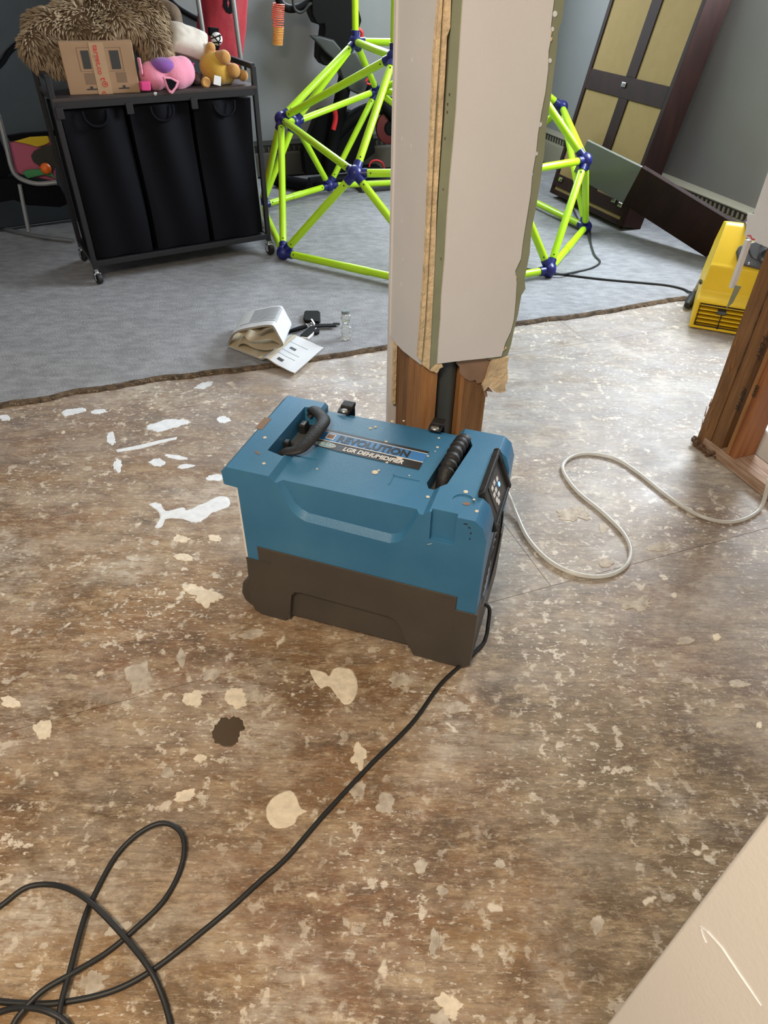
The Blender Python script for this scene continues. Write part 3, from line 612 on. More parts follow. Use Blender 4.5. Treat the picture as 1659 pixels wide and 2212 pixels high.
# ================================================================== CARPET
cp = [(-420, 985), (-200, 925), (0, 878), (60, 868), (120, 858), (170, 848), (230, 838), (290, 829), (330, 821), (390, 816), (440, 810), (500, 802), (560, 795), (620, 787), (690, 775), (760, 764), (840, 750), (930, 736), (1020, 720), (1110, 702), (1170, 694), (1230, 687), (1300, 675), (1370, 663), (1430, 653), (1470, 647), (1492, 642), (1512, 606), (1530, 590), (1600, 585), (1659, 575)]
CT = 0.012
edge = crom([fp(*p) for p in cp], 10); edge = [p + Vector((0, noise.noise(p*9)*0.012 + noise.noise(p*40)*0.004, 0)) for p in edge]
edge[-1] = Vector(edge[-1]); 
pe = edge + [G(uR-0.07, gridV(edge[-1])), G(uR-0.07, vB-0.07), G(uL+0.03, vB-0.07), G(uL+0.03, gridV(edge[0]))]
carpet = thing('carpet', 'grey low-pile carpet cut back along a ragged brown edge', 'carpet', tuple(edge[len(edge)//2]))
n = len(pe); me = bpy.data.meshes.new('pile'); me.from_pydata([(p.x, p.y, CT) for p in pe]+[(p.x, p.y, 0.001) for p in pe], [], [tuple(range(n))]+[(i, n+i, n+(i+1) % n, (i+1) % n) for i in range(n)])
bm = bmesh.new(); bm.from_mesh(me); bmesh.ops.triangulate(bm, faces=[f for f in bm.faces if len(f.verts) > 4]); bmesh.ops.recalc_face_normals(bm, faces=bm.faces); bm.to_mesh(me); bm.free()
pile = meshobj('carpet_pile', me, 'carpet', carpet)
bk = MB(); rows = []
for i, p in enumerate(edge):
    a = noise.noise(p*30)*0.006; b = noise.noise(p*55+Vector((5, 0, 0)))*0.006
    rows.append([p+Vector((0, -0.020+a, 0.0008)), p+Vector((0, -0.012+b, 0.009+b*.5)), p+Vector((0, -0.004, 0.0125+a*.4)), p+Vector((0, 0.006, 0.0125))])
bk.grid(rows)
obj('carpet_backing', bk, 'backing', carpet, smooth=80)
fr = MB()
for i in range(420):
    p = edge[int(rng.integers(20, len(edge)-1))]; q = p+Vector((rng.uniform(-.008, .008), rng.uniform(-.02, 0.0), 0.008))
    fr.cyl(q, q+Vector((rng.uniform(-.012, .012), rng.uniform(-.012, .002), rng.uniform(-.005, .006))), 0.0016, 4, 0.0005)
obj('frayed_fibres', fr, mat('frayed_fibre', (0.30, 0.22, 0.14), 0.9, var=0.5, vscale=60), carpet)['kind'] = 'stuff'

# ================================================================== DEHUMIDIFIER
DO = fp(562, 1325); DA = -17.5
dh = thing('dehumidifier', 'blue and brown boxy dehumidifier with two black handles in mid floor', 'dehumidifier', tuple(DO), DA)
Dm = FM(DO, DA); Di = Dm.inverted()
def dz(px, py, z): return Di @ fp(px, py, z)          # point of a level plane, in the machine's own frame
def dfr(px, py, v=0.0):                               # point of the front plane
    n = (Dm.to_3x3() @ Y0); return Di @ onp(px, py, Dm @ Vector((0, v, 0)), n)
DP = 0.315
prof = [(-.010, .190), (-.010, .396), (-.042, .398), (-.044, .432), (-.030, .446), (.068, .446), (.080, .434), (.402, .434), (.414, .446), (.505, .446), (.522, .432), (.533, .40), (.533, .190), (.489, .190), (.489, .2295), (.018, .2345), (.018, .190)]
body = MB().prism(prof, (0, 0, 0), X0, Z0, Y0, DP)
cuts = []
# slanting shield recess in the front, open to the top
sh = [(.076, .47), (.083, .432), (.092, .40), (.112, .358), (.128, .344), (.145, .337), (.335, .331), (.352, .337), (.366, .352), (.384, .395), (.398, .432), (.402, .47)]
cutm = MB(); n = len(sh)
front = [Vector((x, -.02, z)) for x, z in sh]
inner = []
for i, (x, z) in enumerate(sh):
    cxm = 0.24; inner.append(Vector((cxm+(x-cxm)*0.965, 0.013, z+(0.022 if z < .45 else 0))))
frz = [Vector((cxm+(x-cxm)*1.02, -.02, z-(0.016 if z < .45 else 0))) for x, z in sh]
cutm.add(frz+inner, [tuple(range(n)), tuple(range(2*n-1, n-1, -1))]+[(i, n+i, n+(i+1) % n, (i+1) % n) for i in range(n)]); cuts.append(cutm)
# back corners lower in the middle strip
cuts.append(MB().box((.075, .290, .424), (.405, .34, .48)))
# small square notch in the front top edge, right of the shield
cuts.append(MB().box((.418, -.02, .372), (.470, .011, .48)))
# handle wells
def well(pts, z, dep, inset=0.0):
    L_ = [dz(x, y, z) for x, y in pts]; return MB().prism([(p.x, p.y) for p in L_], (0, 0, z-dep), X0, Y0, Z0, dep+0.06), L_
wl, WL = well([(578, 973), (610, 986), (640, 972), (694, 905), (698, 890), (676, 881), (658, 880)], .445, .045)
wr, WR = well([(922, 1038), (926, 1050), (950, 1056), (966, 1050), (1020, 968), (1016, 956), (990, 949), (980, 951)], .44, .042)
cuts += [wl, wr]
# control panel notch in the right-hand top edge
pan = [(.492, .452), (.545, .330), (.60, .330), (.60, .50), (.492, .50)]
cuts.append(MB().prism(pan, (0, .075, 0), X0, Z0, Y0, .178))
# shallow dish and two square marks in the top
c1 = dz(1000, 1085, .446); cuts.append(MB().cyl((c1.x, c1.y+.004, .4435), (c1.x, c1.y+.004, .47), .023, 28))
# arched slot on the right end for the fan grille
cuts.append(MB().cyl((.520, .165, .215), (.56, .165, .215), .118, 48))
me = boolean(body, cuts)
db = meshobj('body', me, 'blue', dh, local=True, bevel=0.0065, seg=3); db['label'] = 'blue moulded upper housing'
for (x0, y0, w_, h_) in ((645, 1005, .055, .034), (868, 1052, .060, .034)):
    c = dz(x0, y0, .434)
    mbm = MB().box((c.x-w_/2, c.y, .4335), (c.x-w_/2+.0025, c.y+h_, .4352)).box((c.x-w_/2, c.y+h_-.0025, .4335), (c.x+w_/2, c.y+h_, .4352))
    obj('moulded_mark', mbm, 'blue', dh, True)
# lower housing
bprof = [(-.020, .040), (-.012, .010), (.006, .000), (.070, .000), (.077, .012), (.392, .016), (.402, .000), (.520, .000), (.536, .016), (.5365, .1895), (.4885, .1895), (.4885, .229), (.0185, .234), (.0185, .1895), (-.014, .1895)]
base = MB().prism(bprof, (0, -.002, 0), X0, Z0, Y0, DP+.006)
arc = [(.080, -.02), (.088, .055), (.094, .098), (.104, .113), (.118, .117), (.338, .113), (.352, .108), (.364, .094), (.385, .03), (.397, .012), (.397, -.02)]
cutb = [MB().prism(arc, (0, -.05, 0), X0, Z0, Y0, .062), MB().cyl((.520, .165, .215), (.56, .165, .215), .118, 48)]
me = boolean(base, cutb)
meshobj('base', me, 'brown', dh, local=True, bevel=0.005, seg=3)['label'] = 'grey-brown lower housing with an arched recess'
obj('seam_ridge', MB().box((-.0145, -.0032, .1875), (.045, .0, .1905)), 'brown', dh, True)
for y in (.05, .265):
    wh = obj('wheel', MB().lathe([(.030, 0), (.043, .004), (.045, .012), (.045, .026), (.043, .034), (.030, .038)], (-.012, y-.019, .0455), (0, 1, 0), 28), 'rubber', dh, True, smooth=35)
    obj('wheel_hub', MB().cyl((-.012, y-.0225, .0455), (-.012, y+.0225, .0455), .014, 18), 'brown', wh, True, smooth=40)
for y_ in (.012, .285):
    obj('wheel_housing', MB().prism([(-.052, .046), (-.046, .080), (-.030, .102), (.0, .115), (.0, .008), (-.030, .008), (-.046, .02)], (0, y_, 0), X0, Z0, Y0, .016), 'brown', dh, True, bevel=.004)
obj('filter_frame', MB().box((-.0165, .003, .075), (-.0095, .012, .386)).box((-.0165, .30, .075), (-.0095, .309, .386)).box((-.0165, .012, .38), (-.0095, .30, .386)), 'label_white', dh, True, label='pale metal filter frame on the end')
obj('filter', MB().box((-.013, .012, .07), (-.0095, .30, .38)), 'greyplastic', dh, True)
# handles
def arch(pts, r, m, name, flat=1.0):
    return obj(name, MB().tube(crom(pts, 8), r, 14), m, dh, True, smooth=60)
a0 = dz(612, 983, .436); a1 = dz(672, 884, .440)
mid1 = dz(650, 968, .452); mid2 = dz(690, 925, .458); mid3 = dz(698, 904, .452)
path = crom([a0+Vector((-.004, -.002, -.018)), a0+Vector((0, .004, .004)), mid1, mid2, mid3, a1+Vector((.004, 0, .002)), a1+Vector((-.006, .0, -.018))], 8)
hb = MB(); ribs = []
for i, p in enumerate(path):
    t = (path[min(i+1, len(path)-1)]-path[max(i-1, 0)]).normalized(); side = t.cross(Z0).normalized(); up = side.cross(t)
    k = .013+.003*math.sin(PI*i/(len(path)-1)); hh = .0065
    ribs.append([p+side*k*math.cos(a)+up*hh*math.sin(a) for a in [2*PI*j/14 for j in range(14)]])
nn = 14; hb.add([v for r in ribs for v in r], [(i*nn+j, i*nn+(j+1) % nn, (i+1)*nn+(j+1) % nn, (i+1)*nn+j) for i in range(len(ribs)-1) for j in range(nn)]+[tuple(range(nn))[::-1], tuple((len(ribs)-1)*nn+j for j in range(nn))])
h1 = obj('handle', hb, 'rubber', dh, True, smooth=60, label='black strap handle bowed out of its well')
for (x, y, z, sx_, sy_) in ((656, 917, .420, .017, .026), (620, 957, .418, .014, .016)):
    c = dz(x, y, z); b_ = obj('handle_clip', MB().box((c.x-sx_/2, c.y-sy_/2, .402), (c.x+sx_/2, c.y+sy_/2, .424)), 'rubber', h1, True, bevel=.002)
    obj('clip_plate', MB().box((c.x-sx_/3.2, c.y-sy_/3, .4238), (c.x+sx_/3.2, c.y+sy_/3, .4252)), 'steel', h1, True)
obj('well_floor', MB().prism([(p.x*.98+.002, p.y*.97+.004) for p in WL], (0, 0, .3995), X0, Y0, Z0, .001), 'greyplastic', dh, True)
obj('well_floor', MB().prism([(p.x*.998, p.y*.98+.003) for p in WR], (0, 0, .3985), X0, Y0, Z0, .001), 'greyplastic', dh, True)
b0 = dz(958, 1040, .425); b1 = dz(1002, 958, .430)
pth = crom([b0+Vector((0, -.002, -.022)), b0+Vector((0, .012, .006)), b0.lerp(b1, .35)+Vector((0, 0, .020)), b0.lerp(b1, .7)+Vector((0, 0, .020)), b1+Vector((0, -.004, .008)), b1+Vector((0, .006, -.022))], 12)
rr_ = [.0165+(.0022*math.sin(i*1.35) if 14 < i < len(pth)-10 else 0) for i in range(len(pth))]
obj('handle', MB().tube(pth, rr_, 16), 'rubber', dh, True, smooth=70, label='black ribbed grip handle')
# straps with snap studs over the back edge
for (x, y) in ((744, 888), (940, 926)):
    c = dz(x, y, .436)
    st = obj('strap', MB().prism([(-.014, -.012), (.014, -.012), (.016, .004), (.015, .030), (-.015, .030), (-.016, .004)], (c.x, c.y, .4345), X0, Y0, Z0, .0045).prism([(-.012, .0), (.012, .0), (.012, -.09), (-.012, -.09)], (c.x+.004, c.y+.0285, .447), X0, Z0, Y0, .0035).box((c.x-.012, c.y+.006, .4375), (c.x+.018, c.y+.032, .447)), 'rubber', dh, True, bevel=.002)
    obj('snap_stud', MB().lathe([(.0105, 0), (.010, .0018), (.007, .0035), (.002, .004)], (c.x, c.y-.002, .439), (0, 0, 1), 20), 'steel', st, True, smooth=50)
# name plate
zt = .4345
c00 = dz(680, 962, zt); c10 = dz(903, 1013, zt); c11 = dz(929, 973, zt); c01 = dz(706, 927, zt)
lx = (c10-c00); lx.z = 0; ll = lx.length; lx.normalize(); ly = Vector((-lx.y, lx.x, 0)); lh = ((c01-c00).dot(ly)+(c11-c10).dot(ly))/2
lo = Vector((c01.x, c01.y, 0))-ly*lh; ll = (c11-c01).dot(lx)
def lab(pts, z, m, name, th=.0008): return obj(name, MB().prism(pts, lo+Z0*z, lx, ly, Z0, th), m, plate_, True)
plate_ = obj('name_plate', MB().prism([(0, lh*.40), (0, lh), (ll, lh), (ll, 0), (ll*.30, 0), (ll*.22, lh*.0), (.004, lh*.04), (-.004, lh*.12), (-.004, lh*.30)], lo+Z0*.4341, lx, ly, Z0, .0010), 'label_black', dh, True, label='black and blue name plate with lettering')
lab([(0, lh*.40), (ll, lh*.40), (ll, lh*.84), (0, lh*.84)], .4350, 'label_blue', 'blue_band')
lab([(-.001, lh*.375), (ll, lh*.375), (ll, lh*.40), (-.001, lh*.40)], .4351, 'label_white', 'pinstripe')
lab([(0, lh*.84), (ll, lh*.84), (ll, lh*.865), (0, lh*.865)], .4351, 'label_white', 'pinstripe')
lab([(.012, lh*.50), (.032, lh*.50), (.032, lh*.78), (.012, lh*.78)], .4354, 'label_white', 'badge', .0006)
lab([(.014, lh*.53), (.030, lh*.53), (.030, lh*.75), (.014, lh*.75)], .4356, 'label_rust', 'badge', .0006)
lab([(.024+.024*math.cos(t*PI/12), lh*.19+lh*.135*math.sin(t*PI/12)) for t in range(24)], .4352, 'label_white', 'logo_oval', .0005)
lab([(.024+.022*math.cos(t*PI/12), lh*.19+lh*.115*math.sin(t*PI/12)) for t in range(24)], .4354, 'logo_blue', 'logo_oval', .0005)
text('DRI-EAZ', lh*.17, lo+lx*.024+ly*(lh*.13)+Z0*.4361, lx, ly, 'label_white', plate_, 'logo_lettering', True, align='CENTER', sx=.9)
text('REVOLUTION', lh*.46, lo+lx*(.040)+ly*(lh*.46)+Z0*.4360, lx, ly, 'label_black', plate_, 'lettering', True, bold=.0012, sx=(ll-.052)/(lh*.46*7.05))
text('LGR DEHUMIDIFIER', lh*.27, lo+lx*(ll*.27)+ly*(lh*.085)+Z0*.4354, lx, ly, 'label_white', plate_, 'lettering', True, bold=.0006, shear=.2, sx=(ll*.66)/(lh*.27*10.1))
# control panel
pd = Vector((.545-.492, 0, .330-.452)).normalized(); pn = Vector((-pd.z, 0, pd.x)); po = Vector((.492, .085, .452))+pn*.0005
cpnl = obj('control_panel', MB().box((.004, 0, 0), (.100, .158, .006), po, pd, Y0, pn), 'label_black', dh, True, bevel=.002, label='sloping black control panel')
obj('panel_frame', MB().box((.0, -.004, 0), (.010, .162, .014), po, pd, Y0, pn).box((.094, -.004, 0), (.102, .162, .010), po, pd, Y0, pn).box((.0, -.006, 0), (.102, .006, .012), po, pd, Y0, pn).box((.0, .152, 0), (.102, .164, .012), po, pd, Y0, pn), 'rubber', cpnl, True, bevel=.002)
obj('display', MB().box((.020, .04, .006), (.086, .125, .0075), po, pd, Y0, pn), 'screen', cpnl, True)
for i, (a, b) in enumerate([(.030, .052), (.030, .072), (.046, .050), (.046, .068), (.062, .055), (.062, .075), (.072, .06), (.036, .095)]):
    obj('button', MB().box((a, b, .0075), (a+.008, b+.012, .0088), po, pd, Y0, pn), 'label_white', cpnl, True)
obj('indicator_lamp', MB().box((.050, .098, .0075), (.058, .106, .0092), po, pd, Y0, pn), 'led', cpnl, True)
# fan grille on the right end
gr_ = obj('grille', MB().lathe([(.118, 0), (.118, .012), (.108, .014), (.108, .002)], (.5215, .165, .215), (1, 0, 0), 48).cyl((.5205, .165, .215), (.522, .165, .215), .117, 40), 'black', dh, True, smooth=30)
for r_ in (.022, .040, .058, .076, .094):
    ring = [Vector((.530, .165+r_*math.cos(2*PI*i/36), .215+r_*math.sin(2*PI*i/36))) for i in range(37)]
    obj('grille_ring', MB().tube(ring, .0028, 6), 'greyplastic', gr_, True, smooth=60)
for k in range(8):
    a = 2*PI*k/8; obj('grille_spoke', MB().cyl((.527, .165, .215), (.527, .165+.11*math.cos(a), .215+.11*math.sin(a)), .003, 6), 'greyplastic', gr_, True)
# paint spots on the lid and scuffs
for (x, y, r) in [(800, 925, .0045), (811, 922, .004), (847, 910, .004), (834, 954, .004), (864, 989, .009), (838, 970, .003), (908, 992, .004), (836, 999, .0035), (810, 1020, .007), (818, 1016, .003), (924, 985, .003), (948, 946, .003), (945, 966, .0035), (872, 909, .003), (940, 975, .002), (570, 1001, .0040), (572, 945, .0042), (1006, 1062, .005), (924, 1073, .004), (1030, 1104, .004), (1024, 1079, .003), (685, 1013, .0025), (884, 1027, .002)]:
    z = .4462 if (x < 640 or x > 990) else .4345
    p = dz(x, y, z); obj('paint_spot', MB().lathe([(r, 0), (r*.85, .0006), (r*.3, .001)], (p.x, p.y, z), (0, 0, 1), 12), 'plaster', dh, True, smooth=60)

def scuff(px, py, z, l, w_, ang, m, nm='scuff', front=False):
    if front:
        p = dfr(px, py); a = math.radians(ang); ax = Vector((math.cos(a), 0, math.sin(a))); ay = Vector((-math.sin(a), 0, math.cos(a))); N_ = Vector((0, -1, 0)); p = Vector((p.x, .0, p.z))
    else:
        p = dz(px, py, z); a = math.radians(ang); ax = Vector((math.cos(a), math.sin(a), 0)); ay = Vector((-math.sin(a), math.cos(a), 0)); N_ = Z0; p = Vector((p.x, p.y, z))
    pts = [(l/2*math.cos(2*PI*k/14)*(1+.25*noise.noise(Vector((k, px, 0)))), w_/2*math.sin(2*PI*k/14)*(1+.3*noise.noise(Vector((k, py, 3))))) for k in range(14)]
    obj(nm, MB().prism(pts, p-N_*.0001, ax, ay, N_, .0005), m, dh, True)
scuff(556, 978, .4462, .020, .006, -30, 'fadedprint'); scuff(1008, 1088, .4438, .016, .010, 20, 'fadedprint')
for (x, y, l, an) in ((1006, 1132, .010, 5), (1014, 1140, .007, -20), (1017, 1152, .006, 80), (1015, 1164, .005, 70)): scuff(x, y, 0, l, .003, an, 'ink', front=True)
scuff(928, 1175, 0, .0008, .012, -60, 'label_white', front=True); scuff(944, 1135, 0, .020, .0014, -5, 'fadedprint', front=True) if False else None
obj('tape_residue', MB().box((-.040, .155, .4458), (-.022, .205, .4468)), 'fadedprint', dh, True)

# ---------------------------------------------------------------- machine's power cord
def cordpath(pts, k=8): return crom(pts, k)
cz_ = .0048
start = Dm @ Vector((.5395, .13, .085))
pl = [Dm @ Vector((.532, .13, .092)), start+Vector((.010, .0, -.01))]
pl += [fp(1054, 1352, .035), fp(1050, 1375, .012)] + [fp(x, y, cz_) for x, y in ((1040, 1395), (1003, 1430), (950, 1480), (890, 1562), (800, 1652), (700, 1760), (620, 1852), (560, 1905), (500, 1960), (440, 2010))] + [fp(x, y, cz_) for x, y in ((340, 2088), (250, 2138), (150, 2163), (60, 2168), (-60, 2150), (-150, 2080), (-130, 2010))]
hi = cz_*2.9
pl += [fp(x, y, z) for x, y, z in ((-60, 1995, cz_), (0, 1958, cz_), (55, 1918, cz_), (110, 1911, cz_), (160, 1926, hi), (205, 1958, hi+.003), (270, 2026, hi), (322, 2092, hi), (350, 2150, cz_*1.4), (368, 2212, cz_), (380, 2290, cz_), (330, 2360, cz_), (220, 2340, cz_), (140, 2240, cz_*1.5))]
pl += [fp(x, y, z) for x, y, z in ((128, 2190, hi), (150, 2100, hi), (180, 1990, hi*.8), (203, 1935, cz_), (250, 1850, cz_), (300, 1800, .010), (350, 1778, .012), (388, 1795, .012), (398, 1835, .010), (385, 1890, cz_), (350, 1950, cz_), (290, 2008, cz_), (230, 2058, cz_), (150, 2106, cz_*3), (90, 2142, hi+.004), (40, 2195, hi), (0, 2260, cz_*2), (-60, 2280, cz_), (-80, 2230, cz_), (0, 2186, cz_*1.5), (60, 2177, hi*1.2), (110, 2188, hi*1.4), (150, 2218, cz_*2), (170, 2280, cz_))]
props(obj('power_cord', MB().tube(cordpath(pl, 9), .0047, 10), 'cord', smooth=70), 'thick black power cord looping across the bare floor from the dehumidifier', 'cord')
# drain hose
hs = [Dm @ Vector((.40, .325, .06)), Dm @ Vector((.43, .37, .05)), fp(1080, 1040, .035), fp(1098, 1068, .030), fp(1116, 1112, .012)] + [fp(x, y, .007) for x, y in ((1142, 1165), (1190, 1214), (1250, 1241), (1308, 1244), (1350, 1224), (1363, 1190), (1345, 1150), (1300, 1105), (1252, 1066), (1224, 1032), (1216, 1006), (1236, 986), (1275, 980), (1330, 991), (1380, 1022), (1440, 1070), (1500, 1109), (1560, 1127), (1608, 1121))] + [fp(1643, 1097, .012), fp(1656, 1060, .045), fp(1664, 1030, .07), fp(1690, 1000, .05)]
props(obj('drain_hose', MB().tube(cordpath(hs, 8), .0062, 12), 'hose', smooth=70), 'clear vinyl drain hose snaking over the floor toward the right studs', 'hose')

# ================================================================== LAUNDRY CART
CO = fp(215, 612, CT); CA = 30.5
cart = thing('laundry_cart', 'black three-bag laundry sorter cart on chrome casters with loaded shelf', 'laundry cart', tuple(CO), CA)
Cm = FM(CO, CA); Ci = Cm.inverted()
CW, CD, CHT, CS = .885, .355, .85, .775
def post_(x, y): obj('corner_post', MB().box((x-.011, y-.011, .07), (x+.011, y+.011, CHT)), 'frame_black', cart, True, bevel=.002)
for x in (0, CW):
    for y in (0, CD): post_(x, y)
    obj('end_rail', MB().box((x-.011, 0, CHT-.012), (x+.011, CD, CHT+.010)), 'frame_black', cart, True, bevel=.002)
    obj('end_rail', MB().box((x-.010, 0, .085), (x+.010, CD, .107)), 'frame_black', cart, True, bevel=.002)
for y in (0, CD):
    obj('long_rail', MB().box((0, y-.011, .082), (CW, y+.011, .108)), 'frame_black', cart, True, bevel=.002)
    obj('long_rail', MB().box((0, y-.011, CS-.040), (CW, y+.011, CS-.012)), 'frame_black', cart, True, bevel=.002)
obj('shelf', MB().box((-.005, -.012, CS-.014), (CW+.005, CD+.012, CS)), 'shelf', cart, True, bevel=.002)
obj('bottom_panel', MB().box((0.01, 0.01, .095), (CW-.01, CD-.01, .103)), 'frame_black', cart, True)
obj('shelf_screw', MB().ell((.42, -.0125, CS-.006), (.008, .003, .008), None, 12, 8), 'chrome', cart, True, smooth=60)
for k in range(3):
    x0 = .014+k*.287; x1 = x0+.276
    nu, nv_ = 15, 16; P = []
    def bagpt(s, t, face):
        # s 0..1 across, t 0..1 up
        x = x0+(x1-x0)*(0.02+.96*s); z = .112+t*.615
        bul = math.sin(PI*s)**.8*(.018*math.sin(PI*t)+.006)
        fold = .015*math.sin(3.1*s*PI+k*1.7+t*1.2)*(t**1.6) + .008*math.sin(9*s+3*t+k)
        y = .012-bul*.9-fold*.8
        return Vector((x+.006*math.sin(4*t+k), y, z))
    fr_ = [[bagpt(i/nu, j/nv_, 0) for i in range(nu+1)] for j in range(nv_+1)]
    bk_ = [[Vector((x0+(x1-x0)*i/nu, CD-.02, .112+.615*j/nv_)) for i in range(nu+1)] for j in range(nv_+1)]
    mb = MB().grid(fr_).grid([r[::-1] for r in bk_]).grid([[bk_[j][0], fr_[j][0]] for j in range(nv_+1)]).grid([[fr_[j][-1], bk_[j][-1]] for j in range(nv_+1)]).grid([[fr_[-1][i] for i in range(nu+1)], [bk_[-1][i] for i in range(nu+1)]]).grid([[bk_[0][i] for i in range(nu+1)], [fr_[0][i] for i in range(nu+1)]])
    bag = obj('laundry_bag', mb, 'fabric_black', cart, True, smooth=50)
    xm = (x0+x1)/2
    obj('bag_handle', MB().tube(crom([(xm-.05, -.004, .722), (xm-.045, -.014, .690), (xm-.02, -.020, .668), (xm+.02, -.020, .668), (xm+.045, -.014, .690), (xm+.05, -.004, .722)], 5), .006, 8), 'fabric_black', bag, True, smooth=60)
    obj('hanging_clip', MB().box((x0-.016, -.016, CS-.075), (x0+.014, .0, CS-.03)), 'frame_black', bag, True, bevel=.002)
def caster(x, y, rot):
    c = obj('caster', MB().cyl((x, y, .052), (x, y, .078), .010, 12).box((x-.014, y-.016, .046), (x+.014, y+.016, .056)).box((x-.016, y-.018, .018), (x-.011, y+.014, .052)).box((x+.011, y-.018, .018), (x+.016, y+.014, .052)), 'chrome', cart, True, bevel=.0015)
    obj('caster_wheel', MB().lathe([(.012, -.010), (.025, -.010), (.0265, -.005), (.0265, .005), (.025, .010), (.012, .010)], (x, y-.008, .0268), (1, .35, 0), 22), 'rubber', c, True, smooth=40)
for x in (0, CW):
    for y in (0, CD): caster(x, y, 0)

# ---------------------------------------------------------------- things on the cart shelf
def cshelf(px, py, z=CS+CT): return fp(px, py, z)
b0 = cshelf(152, 206); b1 = cshelf(304, 200); bd = (b1-b0); bw = bd.length; ba = math.degrees(math.atan2(bd.y, bd.x))
bx = thing('cardboard_box', 'taped cardboard shipping box on the cart shelf under the shaggy blanket', 'box', tuple(b0), ba)
Bm = FM(b0, ba); Bi = Bm.inverted(); 
def bfr(px, py): 
    q = Bi @ vpl(px, py, b0, ba); return q
tl = bfr(134, 96); tr = bfr(288, 86); bhh = (tl.z+tr.z)/2
obj('carton', MB().box((0, 0, 0), (bw, .20, bhh)), 'cardboard', bx, True, bevel=.003)
obj('flap', MB().box((0, .002, bhh), (bw, .10, bhh+.003)), 'cardboard', bx, True)
obj('tape_strip', MB().box((bw*.40, -.0012, 0), (bw*.60, 0, bhh)), 'tape', bx, True)
def bp(u, v): return (u*bw, v*bhh)
for u0, v0, u1, v1, m in [(.27, .50, .38, .85, 'greyprint'), (.66, .48, .79, .84, 'greyprint'), (.26, .20, .44, .42, 'fadedprint'), (.70, .22, .84, .42, 'fadedprint'), (.25, .09, .42, .115, 'greyprint'), (.30, .115, .34, .16, 'greyprint'), (.70, .09, .85, .115, 'greyprint'), (.76, .115, .80, .16, 'greyprint')]:
    a, b = bp(u0, v0), bp(u1, v1); obj('printed_mark', MB().box((a[0], -.0008, a[1]), (b[0], 0, b[1])), m, bx, True)
for u0, v0, u1, v1 in [(.23, .45, .40, .46), (.23, .90, .40, .91), (.22, .45, .23, .91), (.62, .44, .82, .45), (.62, .89, .82, .90), (.82, .44, .83, .90)]:
    a, b = bp(u0, v0), bp(u1, v1); obj('printed_mark', MB().box((a[0], -.0006, a[1]), (b[0], 0, b[1])), 'fadedprint', bx, True)
text('target.co', .029, Vector((bw*.455, -.0016, bhh*.95)), -Z0, X0, 'redprint', bx, 'tape_lettering', True, bold=.0006)
for r0, r1 in ((.0085, .0115), (0.0, .004)):
    ring = MB()
    c = (bw*.52, -.0016, bhh*.20)
    if r0: ring.tube([(c[0]+.010*math.cos(t*PI/12), c[1], c[2]+.010*math.sin(t*PI/12)) for t in range(25)], .0016, 6)
    else: ring.cyl((c[0], c[1], c[2]), (c[0], c[1]-.0008, c[2]), .0045, 16)
    obj('tape_emblem', ring, 'redprint', bx, True)
text('t', .034, Vector((bw*.47, -.0016, bhh*.33)), -Z0, X0, 'redprint', bx, 'tape_lettering', True, bold=.0006)
text('co', .030, Vector((bw*.455, -.0016, bhh*.06)), -Z0, X0, 'redprint', bx, 'tape_lettering', True, bold=.0006)

# shaggy blanket: lumps joined into one cover, with tufts
def bb(px, py, v): # point on a vertical plane v metres behind the cart front, world
    n = Cm.to_3x3() @ Y0; return onp(px, py, Cm @ Vector((0, v, 0)), n)
bl_ = MB()
pxm = (bb(300, 60, .2)-bb(200, 60, .2)).length/100
for (x, y, v, rx, ry, rz) in [(110, 70, .20, 52, 42, 40), (90, 110, .16, 38, 36, 42), (120, 130, .14, 30, 30, 28), (170, 45, .22, 62, 44, 38), (230, 30, .24, 62, 44, 40), (290, 30, .24, 52, 44, 45), (180, 75, .14, 75, 30, 22), (250, 62, .14, 60, 30, 30), (318, 70, .16, 40, 36, 50), (338, 105, .12, 32, 30, 46), (345, 125, .10, 26, 24, 26), (325, 40, .22, 42, 40, 36), (200, 10, .26, 60, 40, 30), (270, 5, .26, 60, 40, 26), (350, 85, .17, 22, 30, 40)]:
    bl_.ell(bb(x, y, v), (rx*pxm, ry*pxm, rz*pxm), None, 16, 10)
me = remesh(bl_, .016, 8)
for v in me.vertices:
    p = v.co; d_ = .012*noise.noise(p*14)+.018*noise.noise(p*6); v.co = p + v.normal*d_
me.update()
bkt = thing('shaggy_blanket', 'shaggy brown blanket heaped over the cardboard box on the cart', 'blanket', tuple(bb(220, 60, .2)))
co = np.array([v.co[:] for v in me.vertices]); no = np.array([v.normal[:] for v in me.vertices])
tris = []
me.calc_loop_triangles(); ti = np.array([t.vertices[:] for t in me.loop_triangles]); A_ = co[ti[:, 0]]; B_ = co[ti[:, 1]]; C_ = co[ti[:, 2]]
ar = np.linalg.norm(np.cross(B_-A_, C_-A_), axis=1)/2; NT = 6500
pick = rng.choice(len(ti), NT, p=ar/ar.sum()); r1 = np.sqrt(rng.random(NT)); r2 = rng.random(NT)
pp = A_[pick]*(1-r1)[:, None]+B_[pick]*(r1*(1-r2))[:, None]+C_[pick]*(r1*r2)[:, None]
nrm = no[ti[pick, 0]]
vs = []; fs = []
